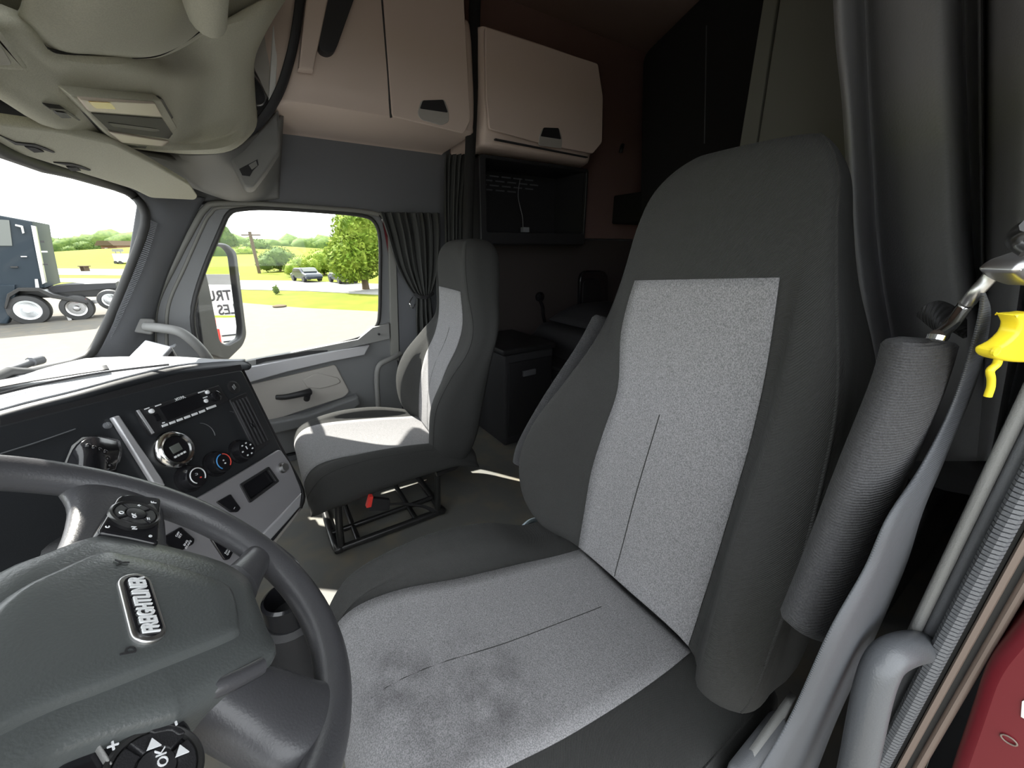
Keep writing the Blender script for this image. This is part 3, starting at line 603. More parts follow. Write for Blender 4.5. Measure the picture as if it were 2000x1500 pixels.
# cluster face plate
face = [(-400, 905), (0, 830), (140, 795), (250, 768), (350, 742), (473, 722), (545, 868), (592, 957), (588, 992), (500, 1100), (440, 1180), (-300, 1400)]
fc = plate('dash_face', K, [rnd(K.L(face), .01)], -.05, 0, M['cluster'], dash, .004)
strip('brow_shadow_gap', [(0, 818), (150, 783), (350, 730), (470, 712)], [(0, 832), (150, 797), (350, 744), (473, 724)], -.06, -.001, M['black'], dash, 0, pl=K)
box('dash_core', WO, .75, 1.65, .30, .9, .15, .58, M['black'], dash, .02)
sheet('dash_side', [[K.wp(473, 722, -.01), K.wp(545, 868, -.01), K.wp(592, 957, -.01), K.wp(588, 992, -.01)], [Vector((1.32, .16, .60)), Vector((1.4, .24, .5)), Vector((1.4, .25, .35)), Vector((1.35, .22, .25))]], M['black'], dash, th=.01)
sheet('knee_panel', [[K.wp(588, 990, -.02), K.wp(520, 1075, -.02), K.wp(440, 1170, -.02)], [Vector((1.15, .12, .15)), Vector((1.0, .2, .15)), Vector((.85, .3, .12))]], M['lightgrey'], dash, th=.01)
# silver strips
plate('silver_divider', K, [rnd(K.L([(218, 815), (232, 811), (318, 938), (322, 950), (298, 944)], .008), .003)], .0, .010, M['silver'], dash, .003)
sp = plate('silver_panel', K, [rnd(K.L([(388, 972), (548, 876), (568, 905), (590, 958), (586, 985), (500, 1075), (440, 1150), (330, 1110), (290, 1060), (320, 1010)], .010), .012), rnd(K.L([(472, 948), (524, 915), (542, 940), (488, 980)], .010), .004)], -.002, .010, M['silver2'], dash, .004)
strip('panel_lower_edge', [(590, 962), (545, 1010), (510, 1045)], [(587, 990), (556, 1025), (524, 1060)], -.02, .014, M['silver'], dash, .004, pl=K)
plate('cubby_hole', K, [rnd(K.L([(470, 946), (526, 912), (545, 940), (488, 982)], .0), .004)], .0005, .004, M['gloss'], dash)
plate('cubby_rim', K, [rnd(K.L([(468, 946), (525, 911), (546, 940), (488, 983)], .012), .005), rnd(K.L([(474, 948), (523, 917), (539, 940), (490, 976)], .012), .004)], .006, .013, M['black'], dash, .001)
# radio
rad = plate('radio', K, [rnd(K.L([(268, 801), (428, 752), (447, 782), (430, 790), (298, 851), (282, 830)], .008), .004)], -.004, .008, M['black'], dash, .002)
rad['label'] = 'car radio with display and button row'
plate('radio_display', K, [rnd(K.L([(312, 796), (390, 768), (405, 790), (328, 822)], .010), .002)], .007, .0095, M['gloss'], rad)
ax = K.px(352, 778, .01)
an = atan2(K.px(366, 773, .01)[1] - K.px(338, 783, .01)[1], K.px(366, 773, .01)[0] - K.px(338, 783, .01)[0])
text('radio_lettering', K, '.VITPA.', .0085, ax[0], ax[1], .0098, M['print'], rad, rot=an)
for i, u in enumerate((0, 1, 2, 3, 4, 5)):
    uu = 317 + i * 14.5; vv = 830 - i * 5.4
    plate('preset_button', K, [K.L([(uu, vv), (uu + 10, vv - 3.6), (uu + 12, vv + .5), (uu + 2, vv + 4.2)], .0105)], .007, .0105, M['print'], rad)
plate('preset_button', K, [K.L([(404, 796), (421, 790), (423, 794), (406, 800)], .0105)], .007, .0105, M['print'], rad)
for u, v in ((296, 803), (402, 783), (405, 766)):
    lathe('radio_knob', K, *K.px(u, v, .01), [(.0045, .007), (.0045, .012), (.003, .013)], M['print'], rad, n=16)
lathe('volume_knob', K, *K.px(420, 774, .012), [(.012, .006), (.012, .018), (.009, .020), (.002, .020)], M['gloss'], rad, n=24)
plate('radio_grip', K, [K.L([(268, 801), (272, 800), (302, 845), (298, 847)], .010)], .007, .010, M['silver'], rad)
for u, v, ww in ((283, 798, 9), (304, 792, 11), (388, 766, 12), (397, 776, 8), (318, 825, 4)):
    plate('radio_mark', K, [K.L([(u, v), (u + ww, v - ww * .34), (u + ww + 1, v - ww * .34 + 2), (u + 1, v + 2)], .010)], .008, .0095, M['print'], rad)
plate('radio_jack', K, [rnd(K.L([(300, 810), (308, 807), (316, 820), (308, 823)], .010), .002)], .008, .010, M['gloss'], rad)
# chrome gauge
gau = lathe('gauge_ring', K, *K.px(345, 877, .01), [(.040, 0), (.040, .006), (.037, .012), (.032, .015), (.028, .013), (.026, .006)], M['chrome'], dash, n=48, caps=False)
gau['label'] = 'chrome ringed round gauge'
ga = K.px(345, 877, .01)
lathe('gauge_face', K, *ga, [(.0265, .004), (.0265, .009), (.001, .0095)], M['gloss'], gau, n=40)
box('gauge_display', K, ga[0] - .011, ga[0] + .011, ga[1] - .006, ga[1] + .010, .009, .0105, M['lcd'], gau, .001)
for i in range(4): box('gauge_button', K, ga[0] - .013 + i * .007, ga[0] - .008 + i * .007, ga[1] - .015, ga[1] - .011, .009, .0115, M['print'], gau, .0008)
# blank gauge arcs
for (u, v, r_) in ((395, 852, .030), (452, 825, .028)):
    a, b = K.px(u, v)
    tube('blank_gauge_ring', [K.pt(a + r_ * cos(t * .12 - .4), b + r_ * sin(t * .12 - .4), .0005) for t in range(0, 14)], .0009, M['trim'], dash, n=6, sub=1)
# knobs
def knob(u, v, kind):
    a, b = K.px(u, v, .02)
    k = lathe('climate_knob', K, a, b, [(.029, .0), (.029, .004), (.025, .006), (.0235, .020), (.022, .024), (.002, .0245)], M['gloss'], dash, n=40)
    def arc(nm, t0, t1, r_, m):
        tube(nm, [K.pt(a + r_ * cos(radians(t)), b + r_ * sin(radians(t)), .0248) for t in range(t0, t1, 10)], .0011, m, k, n=6, sub=1)
    if kind == 0:
        arc('fan_scale', -50, 240, .016, M['print']); lathe('pointer', K, a + .003, b - .006, [(.0015, .024), (.0015, .0262)], M['redpr'], k, n=10)
        text('fan_mark', K, 'U', .007, a - .001, b + .004, .0252, M['print'], k, rot=1.2)
    elif kind == 1:
        arc('warm_scale', -60, 80, .017, M['redpr']); arc('cold_scale', 85, 235, .017, M['blue'])
        lathe('pointer', K, a, b - .005, [(.0015, .024), (.0015, .0262)], M['print'], k, n=10)
        text('temp_mark', K, 'o', .007, a, b + .003, .0252, M['print'], k)
    else:
        for t in (20, 70, 120, 180, 240, 290, 340):
            box('mode_mark', K, a + .015 * cos(radians(t)) - .002, a + .015 * cos(radians(t)) + .002, b + .015 * sin(radians(t)) - .0015, b + .015 * sin(radians(t)) + .0015, .024, .0252, M['print'], k)
        box('pointer', K, a - .001, a + .001, b, b + .008, .024, .0255, M['print'], k)
knob(383, 930, 0); knob(434, 902, 1); knob(480, 878, 2)
# vent
va = [(450, 778), (486, 770), (528, 872), (498, 880)]
vt = plate('air_vent', K, [rnd(K.L([(448, 780), (482, 766), (530, 862), (500, 884)], .006), .003)], -.001, .006, M['black'], dash, .002)
for i in range(5):
    s = i / 4
    p1 = Vector(K.px(455 + 25 * s, 785 - 10 * s, .008)); p2 = Vector(K.px(498 + 25 * s, 872 - 12 * s, .008))
    d = p2 - p1
    pl_ = Pl(K.pt(p1.x, p1.y, .006), K.ux * d.x + K.uy * d.y, K.ux * -d.y + K.uy * d.x)
    box('louvre', pl_, 0, d.length, -.0025, .0015, 0, .005, M['dark'], vt, .0005)
a, b = K.px(492, 830, .01); box('vent_tab', K, a - .006, a + .006, b - .006, b + .004, .008, .014, M['gloss'], vt, .001)
# small round things and symbols
lathe('round_button', K, *K.px(458, 756, .004), [(.017, -.001), (.017, .003), (.012, .005), (.002, .005)], M['black'], dash, n=28)
a, b = K.px(458, 756, .006); text('button_symbol', K, '///', .014, a, b, .0055, M['printgrey'], dash, rot=.4)
lathe('power_socket', K, *K.px(552, 914, .012), [(.014, .005), (.014, .014), (.011, .016), (.0105, .022), (.002, .022)], M['satin'], dash, n=28)
lathe('key_bezel', K, *K.px(210, 831, .002), [(.006, 0), (.006, .004), (.003, .005)], M['trim'], dash, n=16)
text('key_symbol', K, '*', .016, *K.px(210, 832, .002), .0055, M['printgrey'], dash)
# rocker switches on the silver panel
def switch(pts, marks):
    s = plate('rocker_switch', K, [rnd(K.L(pts, .014), .004)], .004, .014, M['gloss'], dash, .003)
    for (u, v, t) in marks:
        a, b = K.px(u, v, .015); text('switch_mark', K, t, .0058, a, b, .0146, M['print'], s, rot=.35)
switch([(424, 980), (452, 964), (472, 992), (466, 1000), (452, 1000)], [(458, 992, '-~')])
switch([(312, 1053), (355, 1028), (382, 1052), (380, 1062), (352, 1078), (330, 1070)], [(350, 1045, 'OFF\nSET'), (366, 1062, 'ENG\nBRAKE')])
switch([(412, 1052), (432, 1048), (460, 1072), (450, 1092), (440, 1094)], [(434, 1059, 'H'), (445, 1078, 'FAN\nOVR')])
# chrome ornament / brake valve reflection: transparent instrument bezel
bz = sheet('instrument_lens', [[K.wp(130, 912, .012), K.wp(150, 870, .02), K.wp(185, 852, .02), K.wp(232, 862, .012)], [K.wp(140, 915, .02), K.wp(165, 890, .035), K.wp(195, 880, .035), K.wp(236, 885, .02)], [K.wp(130, 940, .02), K.wp(165, 930, .04), K.wp(200, 925, .04), K.wp(225, 920, .02)]], M['gloss'], dash, th=.004)
plate('lens_highlight_rim', K, [K.L([(128, 912), (146, 868), (165, 853), (200, 852), (232, 858), (233, 866), (200, 862), (172, 866), (152, 885), (136, 915)], .013)], .005, .013, M['trim2'], dash, .002)
for i in range(12):
    uu = 168 + (i % 4) * 11 + (i // 4) * 5; vv = 872 + (i // 4) * 13 + (i % 4) * 4
    a, b = K.px(uu, vv, .03); lathe('crystal_stud', K, a, b, [(.004, .02), (.005, .034), (.003, .037), (.001, .038)], M['gloss'], dash, n=6)
tube('face_crease', [K.wp(-60, 905, .001), K.wp(60, 868, .001), K.wp(147, 838, .001)], .0012, M['trim'], dash, n=6, sub=2)

# ================================================================== STEERING WHEEL
TA = radians(41.5)
Wp = Pl((.361, .173, .720), (1, 0, 0), (0, cos(TA), sin(TA)))
sw = thing('steering_wheel', 'black leather steering wheel with maker emblem and button pads', 'steering wheel', Wp.o)
Rr = .223
bm = bmesh.new()
pts = [Wp.pt(Rr * cos(t), Rr * sin(t), 0) for t in [2 * pi * k / 96 for k in range(96)]]
tube_bm(bm, pts, .0175, 20, True, 1)
bm2('rim', bm, M['wheel'], sw, 80)
def wpt(u, v, c): return Wp.wp(u, v, c)
# spokes: lofted bars from hub to rim
def spoke(path, m=M['wheel'], nm='spoke'):
    rows = []
    for (A, B, c, t) in path:      # A,B pixel edges; c height; t thickness
        a = Vector(Wp.px(*A, c)); b = Vector(Wp.px(*B, c)); mm = (a + b) / 2
        rows.append([Wp.pt(*a, c - t * .3), Wp.pt(*a.lerp(mm, .25), c + t * .35), Wp.pt(*mm, c + t * .5), Wp.pt(*b.lerp(mm, .25), c + t * .35), Wp.pt(*b, c - t * .3), Wp.pt(*b.lerp(mm, .3), c - t), Wp.pt(*a.lerp(mm, .3), c - t)])
    return loft(nm, rows, m, sw)
spoke([((60, 1130), (330, 1075), .0, .022), ((120, 1060), (325, 1020), -.002, .016), ((140, 985), (320, 985), .0, .018), ((125, 945), (335, 965), .0, .022)])
spoke([((440, 1110), (500, 1170), .0, .028), ((470, 1085), (515, 1130), .0, .026), ((480, 1072), (540, 1095), .0, .024), ((500, 1050), (590, 1120), .0, .022)])
spoke([((500, 1300), (395, 1400), .0, .03), ((555, 1312), (480, 1450), -.002, .03), ((620, 1330), (560, 1500), .0, .028), ((672, 1330), (640, 1480), .0, .026)])
spoke([((330, 1395), (90, 1520), -.004, .03), ((350, 1500), (60, 1640), -.004, .03), ((330, 1640), (60, 1760), -.004, .026)])
pad = [(-260, 1560), (-230, 1330), (-110, 1200), (0, 1110), (95, 1072), (182, 1042), (240, 1047), (335, 1064), (440, 1095), (490, 1128), (505, 1165), (528, 1225), (547, 1272), (500, 1312), (372, 1386), (345, 1402), (250, 1428), (150, 1462), (70, 1500), (-60, 1600), (-180, 1640)]
pp = [p[:2] for p in cr([Vector((*Wp.px(u, v, .022), 0)) for u, v in pad], 3, True)]
hubp = dome('hub_pad', Wp, pp, [(.93, -.055), (.99, -.02), (1.0, .008), (.985, .019), (.95, .0235), (.80, .027), (.5, .029), (.2, .030)], M['hub'], sw, 70)
rp = [(110, 1110), (200, 1073), (250, 1080), (340, 1100), (435, 1132), (462, 1155), (474, 1215), (462, 1238), (340, 1288), (215, 1335), (60, 1395), (-90, 1470), (-160, 1500), (-150, 1380), (-60, 1240), (30, 1150)]
rpp = [p[:2] for p in cr([Vector((*Wp.px(u, v, .034), 0)) for u, v in rp], 3, True)]
dome('hub_ridge', Wp, rpp, [(1.05, .022), (1.0, .0285), (.965, .0335), (.92, .0355), (.7, .0362), (.3, .0365)], M['hub'], hubp, 70)
# emblem
ce = Wp.px(279, 1180, .04); d = Vector(Wp.px(262, 1122, .04)) - Vector(Wp.px(296, 1240, .04)); el = d.length; ea = atan2(d.y, d.x)
EP = Pl(Wp.pt(*ce, .0), Wp.ux * cos(ea) + Wp.uy * sin(ea), Wp.ux * -sin(ea) + Wp.uy * cos(ea))
def stadium(h, r, n=10):
    return [((h - r) + r * cos(-pi / 2 + pi * k / n), r * sin(-pi / 2 + pi * k / n)) for k in range(n + 1)] + [(-(h - r) + r * cos(pi / 2 + pi * k / n), r * sin(pi / 2 + pi * k / n)) for k in range(n + 1)]
em = plate('emblem', EP, [stadium(el / 2 + .004, .0115)], .030, .0395, M['satin'], hubp, .0015); em['label'] = 'chrome oval maker emblem'
plate('emblem_field', EP, [stadium(el / 2 - .0005, .0085)], .038, .0402, M['gloss'], em)
text('emblem_lettering', EP, 'FREIGHTLINER', .0150, 0, 0, .0408, M['lettermetal'], em, ext=.0008, bold=.00025, shear=.1, fit=(el - .006, .0115))
# horn marks
for (u, v, t) in ((240, 1100, 'Y'), (250, 1272, 'b')):
    a, b = Wp.px(u, v, .036); text('horn_mark', Wp, t, .014, a, b, .0368, M['black'], hubp, rot=ea)
# button clusters
def cluster(poly, cen, r, marks, c=.012):
    base = plate('button_pad', Wp, [rnd(Wp.L(poly, c), .006)], c - .03, c, M['gloss'], sw, .003)
    a, b = Wp.px(*cen, c)
    ring = lathe('button_ring', Wp, a, b, [(r, c - .001), (r, c + .003), (r * .93, c + .0042), (r * .86, c + .003), (r * .84, c + .0005)], M['steel'], base, n=48, caps=False)
    for k in range(4):
        t0 = radians(k * 90 + 35 + degrees(ea)); pts = []
        for j in range(9): t = t0 + radians(82) * j / 8; pts.append((a + r * .83 * cos(t), b + r * .83 * sin(t)))
        for j in range(9): t = t0 + radians(82) * (8 - j) / 8; pts.append((a + r * .42 * cos(t), b + r * .42 * sin(t)))
        plate('segment_button', Wp, [pts], c - .001, c + .0035, M['black'], base, .0012)
    lathe('centre_button', Wp, a, b, [(r * .38, c), (r * .38, c + .004), (r * .30, c + .005), (r * .02, c + .005)], M['black'], base, n=32)
    for (u, v, t, sz, ro) in marks:
        p, q_ = Wp.px(u, v, c + .005); text('button_mark', Wp, t, sz, p, q_, c + .0056, M['print'], base, rot=ro)
    return base
cb = cluster([(190, 1038), (232, 968), (250, 963), (316, 972), (312, 1062), (250, 1048)], (262, 1008), .0215, [(262, 1008, 'OK', .005, ea), (237, 1002, 'O', .006, ea), (290, 1014, '=', .007, ea), (262, 1032, 'N', .006, ea), (272, 988, '+', .006, ea), (292, 1048, 'o', .006, ea), (208, 1030, 'c', .007, ea), (300, 982, 'F', .007, ea)], c=.027)
plate('upper_key', Wp, [rnd(Wp.L([(285, 985), (300, 980), (310, 996), (296, 1000)], .030), .002)], .026, .029, M['black'], cb, .001)
cb = cluster([(175, 1462), (260, 1428), (350, 1396), (372, 1410), (402, 1500), (420, 1560), (300, 1640), (120, 1600), (110, 1490)], (300, 1505), .028, [(316, 1480, 'OK', .0085, ea), (298, 1455, '\u25b2', .009, ea - 1.57), (353, 1468, '\u25b2', .009, ea - 1.57), (222, 1457, '+', .012, ea), (340, 1415, '-', .012, ea)])
plate('upper_key', Wp, [rnd(Wp.L([(290, 1424), (340, 1408), (365, 1430), (350, 1436), (335, 1425), (300, 1432)], .016), .002)], .012, .016, M['black'], cb, .001)
plate('upper_key', Wp, [rnd(Wp.L([(190, 1455), (198, 1452), (222, 1490), (214, 1494)], .016), .001)], .012, .016, M['trim2'], cb, .001)
# trim piece under hub
tube('lower_trim', [wpt(508, 1302, .02), wpt(470, 1322, .02), wpt(420, 1345, .018), wpt(378, 1362, .012)], lambda t: .0075, M['wheel'], sw, n=10)
# column
tube('column_shroud', [Wp.pt(.0, -.02, -.05), Wp.pt(0, .0, -.16), Vector((.36, .50, .42))], lambda t: .055 + .02 * t, M['black'], sw, n=20)
tube('column_lever', [Wp.pt(.05, -.02, -.09), Wp.pt(.13, -.09, -.10), Wp.pt(.17, -.13, -.105)], lambda t: .008 + .007 * t, M['black'], sw)
# cup holder block between wheel and floor (seen through the lower opening)
cu_ = thing('cup_holder', 'black cup holder low beside the dashboard behind the steering wheel', 'cup holder', (.86, .02, 0))
Zp = Pl((0, 0, .30), (1, 0, 0), (0, 1, 0))
cpt = Zp.px(560, 1165)
lathe('cup_ring', Zp, *cpt, [(.048, -.09), (.048, 0), (.042, .004), (.040, -.08), (.001, -.085)], M['gloss'], cu_, n=32, caps=False)
lathe('holder_body', Zp, cpt[0], cpt[1], [(.06, -.30), (.06, -.06), (.05, -.05)], M['black'], cu_, n=24)

# ================================================================== DRIVER SEAT
ds = thing('driver_seat', 'dark fabric driver seat with grey centre panels and stained cushion', 'seat', (.36, -.3, 0))
def ring(z, L, p2, mid, p4, b, s5, s6, bk=-.10, zz=None):
    # each (x,y); returns closed ring, going left -> right over the front then back
    f = [L, ((L[0] + p2[0]) / 2 + .01, min(L[1], p2[1]) * .35 + max(L[1], p2[1]) * .65), p2, mid, p4, b, s5, s6]
    zs = zz or [z] * 8
    R = [Vector((x, y, q_)) for (x, y), q_ in zip(f, zs)]
    yb = mid[1] + bk
    R += [Vector((s6[0] + .02, min(yb, s6[1] - .03), z)), Vector((mid[0], yb - .03, z)), Vector((L[0] - .02, yb, z)), Vector((L[0] + .005, (L[1] + yb) / 2, z))]
    return R
DR = [
 ring(.40, (.535, -.46), (.470, -.475), (.345, -.478), (.214, -.475), (.17, -.435), (.135, -.45), (.13, -.48), -.07),
 ring(.425, (.565, -.435), (.471, -.478), (.345, -.48), (.213, -.478), (.165, -.415), (.115, -.43), (.105, -.48), -.09),
 ring(.48, (.602, -.418), (.476, -.490), (.345, -.492), (.214, -.49), (.163, -.408), (.104, -.422), (.100, -.475)),
 ring(.57, (.612, -.418), (.482, -.508), (.345, -.51), (.215, -.508), (.163, -.412), (.102, -.424), (.102, -.478)),
 ring(.66, (.588, -.440), (.474, -.525), (.343, -.527), (.217, -.525), (.168, -.430), (.102, -.434), (.104, -.492)),
 ring(.75, (.548, -.482), (.464, -.542), (.341, -.544), (.220, -.542), (.172, -.462), (.112, -.462), (.114, -.528)),
 ring(.85, (.516, -.538), (.488, -.564), (.345, -.566), (.230, -.563), (.185, -.508), (.133, -.506), (.135, -.572)),
 ring(.955, (.512, -.578), (.483, -.582), (.360, -.583), (.247, -.582), (.215, -.572), (.184, -.575), (.187, -.640), zz=[.940, .942, .944, .954, .963, .965, .966, .96]),
 ring(1.03, (.510, -.603), (.460, -.600), (.360, -.600), (.262, -.600), (.235, -.600), (.208, -.603), (.214, -.665)),
 ring(1.085, (.503, -.625), (.455, -.617), (.365, -.615), (.280, -.615), (.250, -.618), (.226, -.625), (.232, -.68), -.09),
 ring(1.120, (.480, -.645), (.445, -.632), (.370, -.628), (.300, -.628), (.270, -.632), (.248, -.642), (.252, -.685), -.08),
 ring(1.142, (.445, -.665), (.425, -.652), (.370, -.645), (.315, -.645), (.292, -.650), (.272, -.662), (.275, -.685), -.06),
 ring(1.148, (.42, -.68), (.405, -.672), (.370, -.668), (.325, -.668), (.305, -.672), (.292, -.68), (.294, -.69), -.03)]
def seat_mesh(rings, nu, nv, sel, parent, nm, pnm, fab, gfab, crease=None, label=None, cnm='piping'):
    G = netrows(rings, nu, nv, True); bm = bmesh.new(); Vv, F = grid(bm, G, cu=True, caps=True)
    bmesh.ops.recalc_face_normals(bm, faces=bm.faces)
    pf = [f for i, j, f in F if sel(i, j)]
    for v in {v for f in pf for v in f.verts}: pass
    b2 = bmesh.new(); mp = {}
    bm.normal_update()
    for f in pf:
        vs = []
        for v in f.verts:
            if v not in mp: mp[v] = b2.verts.new(v.co + v.normal * (.0012 if v.normal.dot(Vector((0, .6, .8))) > 0 else -.0012))
            vs.append(mp[v])
        b2.faces.new(vs)
    o = bm2(nm, bm, fab, parent, 80)
    p = bm2(pnm, b2, gfab, parent, 80, norm=False)
    md = p.modifiers.new('t', 'SOLIDIFY'); md.thickness = .002; md.offset = 0
    if label: p['label'] = label
    if crease is not None:
        for cidx, i0, i1 in crease:
            tube(cnm, [G[i][cidx] for i in range(i0, i1 + 1)], .0018, fab, o, n=6, sub=1)
    return o, p, G
NU, NV = 5, 5
bo, bp_, GB = seat_mesh(DR, NU, NV, lambda i, j: 2 * NU <= j < 4 * NU and i < 7 * NV, ds, 'backrest', 'backrest_panel', M['fabric'], M['greyfab'], crease=[(6 * NU, 6, 11 * NV)], label='light grey woven centre panel')
def onG(G, i, j, off=.0022):
    return G[i][j]
seam = [GB[i][3 * NU - 1] + Vector((0, .002, 0)) for i in range(2, 5 * NV, 2)]
tube('panel_seam', seam, .0011, M['fabric'], bp_, n=6, sub=1)
tube('panel_seam', [GB[4 * NV + 4][j] + Vector((0, .0015, 0)) for j in range(2 * NU, 4 * NU + 1)], .0007, M['greyfab'], bp_, n=6, sub=1)
# cushion
STAINS = [((px(800, 1310, Z=.45) - Vector((.36, -.3, 0)))[:], .075), ((px(940, 1350, Z=.43) - Vector((.36, -.3, 0)))[:], .13), ((px(860, 1420, Z=.44) - Vector((.36, -.3, 0)))[:], .10), ((px(760, 1330, Z=.44) - Vector((.36, -.3, 0)))[:], .09)]
M['stain'] = stained()
def cring(y, zc, zb, xl=.60, xr=.105, p2=.50, p4=.215, zr=None, low=.24, dz=0):
    zr = zr if zr is not None else zc
    return [Vector(p) for p in ((xl + .012, y, low + .04), (xl + .015, y, zb - .03), (xl, y, zb), (xl - .045, y, zb - .006), (p2, y, zc + .006), ((p2 + p4) / 2, y, zc), (p4, y, zc + .002), ((p4 + xr) / 2, y, zr), (xr + .01, y, zr - .012), (xr, y, zr - .05), (xr, y, low + .02), ((xl + xr) / 2, y, low))]
CR = [
 cring(-.56, .365, .365, p2=.475, p4=.213),
 cring(-.49, .378, .378, p2=.475, p4=.213),
 cring(-.42, .385, .392, p2=.485, p4=.213),
 cring(-.33, .398, .438, p2=.50, p4=.215),
 cring(-.22, .415, .466, p2=.515, p4=.222),
 cring(-.12, .430, .466, p2=.535, p4=.235),
 cring(-.05, .428, .450, p2=.545, p4=.245),
 cring(-.01, .405, .415, xl=.595, p2=.548, p4=.25, low=.25),
 cring(.012, .36, .365, xl=.59, p2=.55, p4=.252, low=.26),
 cring(.014, .31, .31, xl=.58, p2=.55, p4=.252, low=.28)]
co, cp_, GC = seat_mesh(CR, NU, NV, lambda i, j: 4 * NU <= j < 6 * NU and NV * 1 <= i, ds, 'cushion', 'cushion_panel', M['fabric'], M['stain'], crease=[(8 * NU, 5, 40)], label='light grey cushion panel with dark stains')
tube('panel_seam', [GC[i][5 * NU] + Vector((0, 0, .0015)) for i in range(NV * 2, NV * 8, 2)], .0011, M['fabric'], cp_, n=6, sub=1)
tube('panel_seam', [GC[14][j] + Vector((0, 0, .0015)) for j in range(4 * NU, 6 * NU + 1)], .0008, M['greyfab'], cp_, n=6, sub=1)
# seat base
wbox('seat_base', .16, .56, -.50, -.06, .03, .25, M['black'], ds, .02)
wbox('base_plate', .13, .59, -.53, -.03, 0, .03, M['steel'], ds, .005)
sheet('side_shield', [[Vector((.088, y, z)) for y in (-.50, -.40, -.32, -.28)] for z in (.10, .25)] + [[Vector((.088, y, z)) for y, z in ((-.52, .42), (-.42, .40), (-.34, .36), (-.29, .30))]], M['trim2'], ds, th=.008)
wbox('recline_bracket', .078, .10, -.50, -.38, .30, .40, M['trim'], ds, .010)
# armrests
def arm(name, axis, r0, r1, m, parent, label=None):
    P = cr(axis, 8); n = len(P)
    o = tube(name, axis, lambda t: ((r0 * min(1, (.3 + t * 20) ** .5, (.3 + (1 - t) * 20) ** .5)), (r1 * min(1, (.3 + t * 20) ** .5, (.3 + (1 - t) * 20) ** .5))), m, parent, n=20, sub=10, flat=(1, 0, 0))
    if label: o['label'] = label
    return o
arm('armrest', [px(1800, 660, X=.075), px(1770, 760, X=.072), px(1700, 930, X=.070), px(1630, 1110, X=.066), px(1580, 1235, X=.062)], .020, .056, M['ribbed'], ds, 'folded-up ribbed armrest by the door')
arm('armrest', [px(1185, 625, X=.66), px(1150, 690, X=.66), px(1085, 790, X=.66), px(1040, 870, X=.66), px(1030, 905, X=.66)], .028, .040, M['ribbed'], ds, 'folded-up armrest on the inner side')
# seat suspension control (pale blue arc) and buckle
tube('adjuster_cover', [px(1008, 1058, X=.68), px(1014, 1040, X=.69), px(1030, 1022, X=.70), px(1050, 1015, X=.71)], lambda t: (.006, .012), M['paleblue'], ds, n=8)
bkp = thing('seat_buckle', 'seat belt buckle with red button between the seats', 'buckle', px(985, 1048, X=.68))
Pbk = Pl(px(985, 1048, X=.68), (0, -1, .2), (0, .2, 1))
plate('buckle_body', Pbk, [rnd(Pbk.L([(972, 1046), (982, 1035), (994, 1042), (992, 1060), (976, 1060)]), .003)], -.012, .004, M['white'], bkp, .002)
plate('buckle_button', Pbk, [Pbk.L([(976, 1047), (983, 1041), (990, 1046), (989, 1056), (979, 1056)], .005)], .003, .0055, M['redp'], bkp)
tube('buckle_stalk', [Pbk.pt(0, -.01, -.006), Vector((.66, -.42, .30)), Vector((.63, -.44, .20))], lambda t: .008, M['black'], bkp)

# ================================================================== PASSENGER SEAT
pa = thing('passenger_seat', 'dark fabric passenger seat with grey panels on wire frame base', 'seat', (1.42, -.3, 0))
def pring(z, far, pf, pn, cre, near, yb):
    # far bolster crest, panel far, panel near, near bolster crest(crease), near side outer
    m = ((pf[0] + pn[0]) / 2, (pf[1] + pn[1]) / 2 - .004)
    R = [(far[0] + .01, (far[1] + yb) / 2), far, ((far[0] + pf[0]) / 2, max(far[1], pf[1]) - .008), pf, m, pn, ((pn[0] + cre[0]) / 2, max(cre[1], pn[1]) - .012 + .008), cre, near, (near[0] + .01, yb + .02), (m[0], yb), (far[0] - .01, yb + .01)]
    return [Vector((x, y, z)) for x, y in R]
PR = [
 pring(.235, (1.62, -.53), (1.55, -.515), (1.295, -.487), (1.215, -.46), (1.19, -.50), -.58),
 pring(.27, (1.645, -.49), (1.55, -.51), (1.295, -.487), (1.20, -.435), (1.172, -.48), -.60),
 pring(.35, (1.665, -.462), (1.55, -.515), (1.297, -.487), (1.195, -.437), (1.165, -.49), -.63),
 pring(.46, (1.665, -.462), (1.55, -.53), (1.30, -.505), (1.195, -.456), (1.165, -.515), -.655),
 pring(.56, (1.66, -.505), (1.55, -.56), (1.30, -.545), (1.195, -.515), (1.165, -.57), -.68),
 pring(.65, (1.645, -.585), (1.55, -.61), (1.30, -.598), (1.198, -.59), (1.17, -.635), -.705),
 pring(.735, (1.59, -.635), (1.548, -.635), (1.30, -.625), (1.205, -.618), (1.175, -.665), -.73),
 pring(.85, (1.57, -.64), (1.545, -.642), (1.30, -.622), (1.22, -.610), (1.19, -.655), -.745),
 pring(.93, (1.56, -.645), (1.54, -.64), (1.32, -.63), (1.24, -.615), (1.21, -.66), -.76),
 pring(.99, (1.54, -.655), (1.52, -.645), (1.34, -.635), (1.265, -.63), (1.235, -.67), -.765),
 pring(1.022, (1.50, -.675), (1.49, -.665), (1.36, -.655), (1.30, -.655), (1.275, -.685), -.755),
 pring(1.032, (1.46, -.70), (1.45, -.695), (1.38, -.69), (1.34, -.69), (1.325, -.70), -.73)]
po, pp_, GP = seat_mesh(PR, NU, NV, lambda i, j: 3 * NU <= j < 5 * NU and NV <= i < 7 * NV, pa, 'backrest', 'backrest_panel', M['fabric'], M['greyfab'], crease=[(7 * NU, 5, 48)], label='light grey woven centre panel')
tube('panel_seam', [GP[i][4 * NU] + Vector((0, .002, 0)) for i in range(6, 6 * NV, 2)], .0012, M['fabric'], pp_, n=6, sub=1)
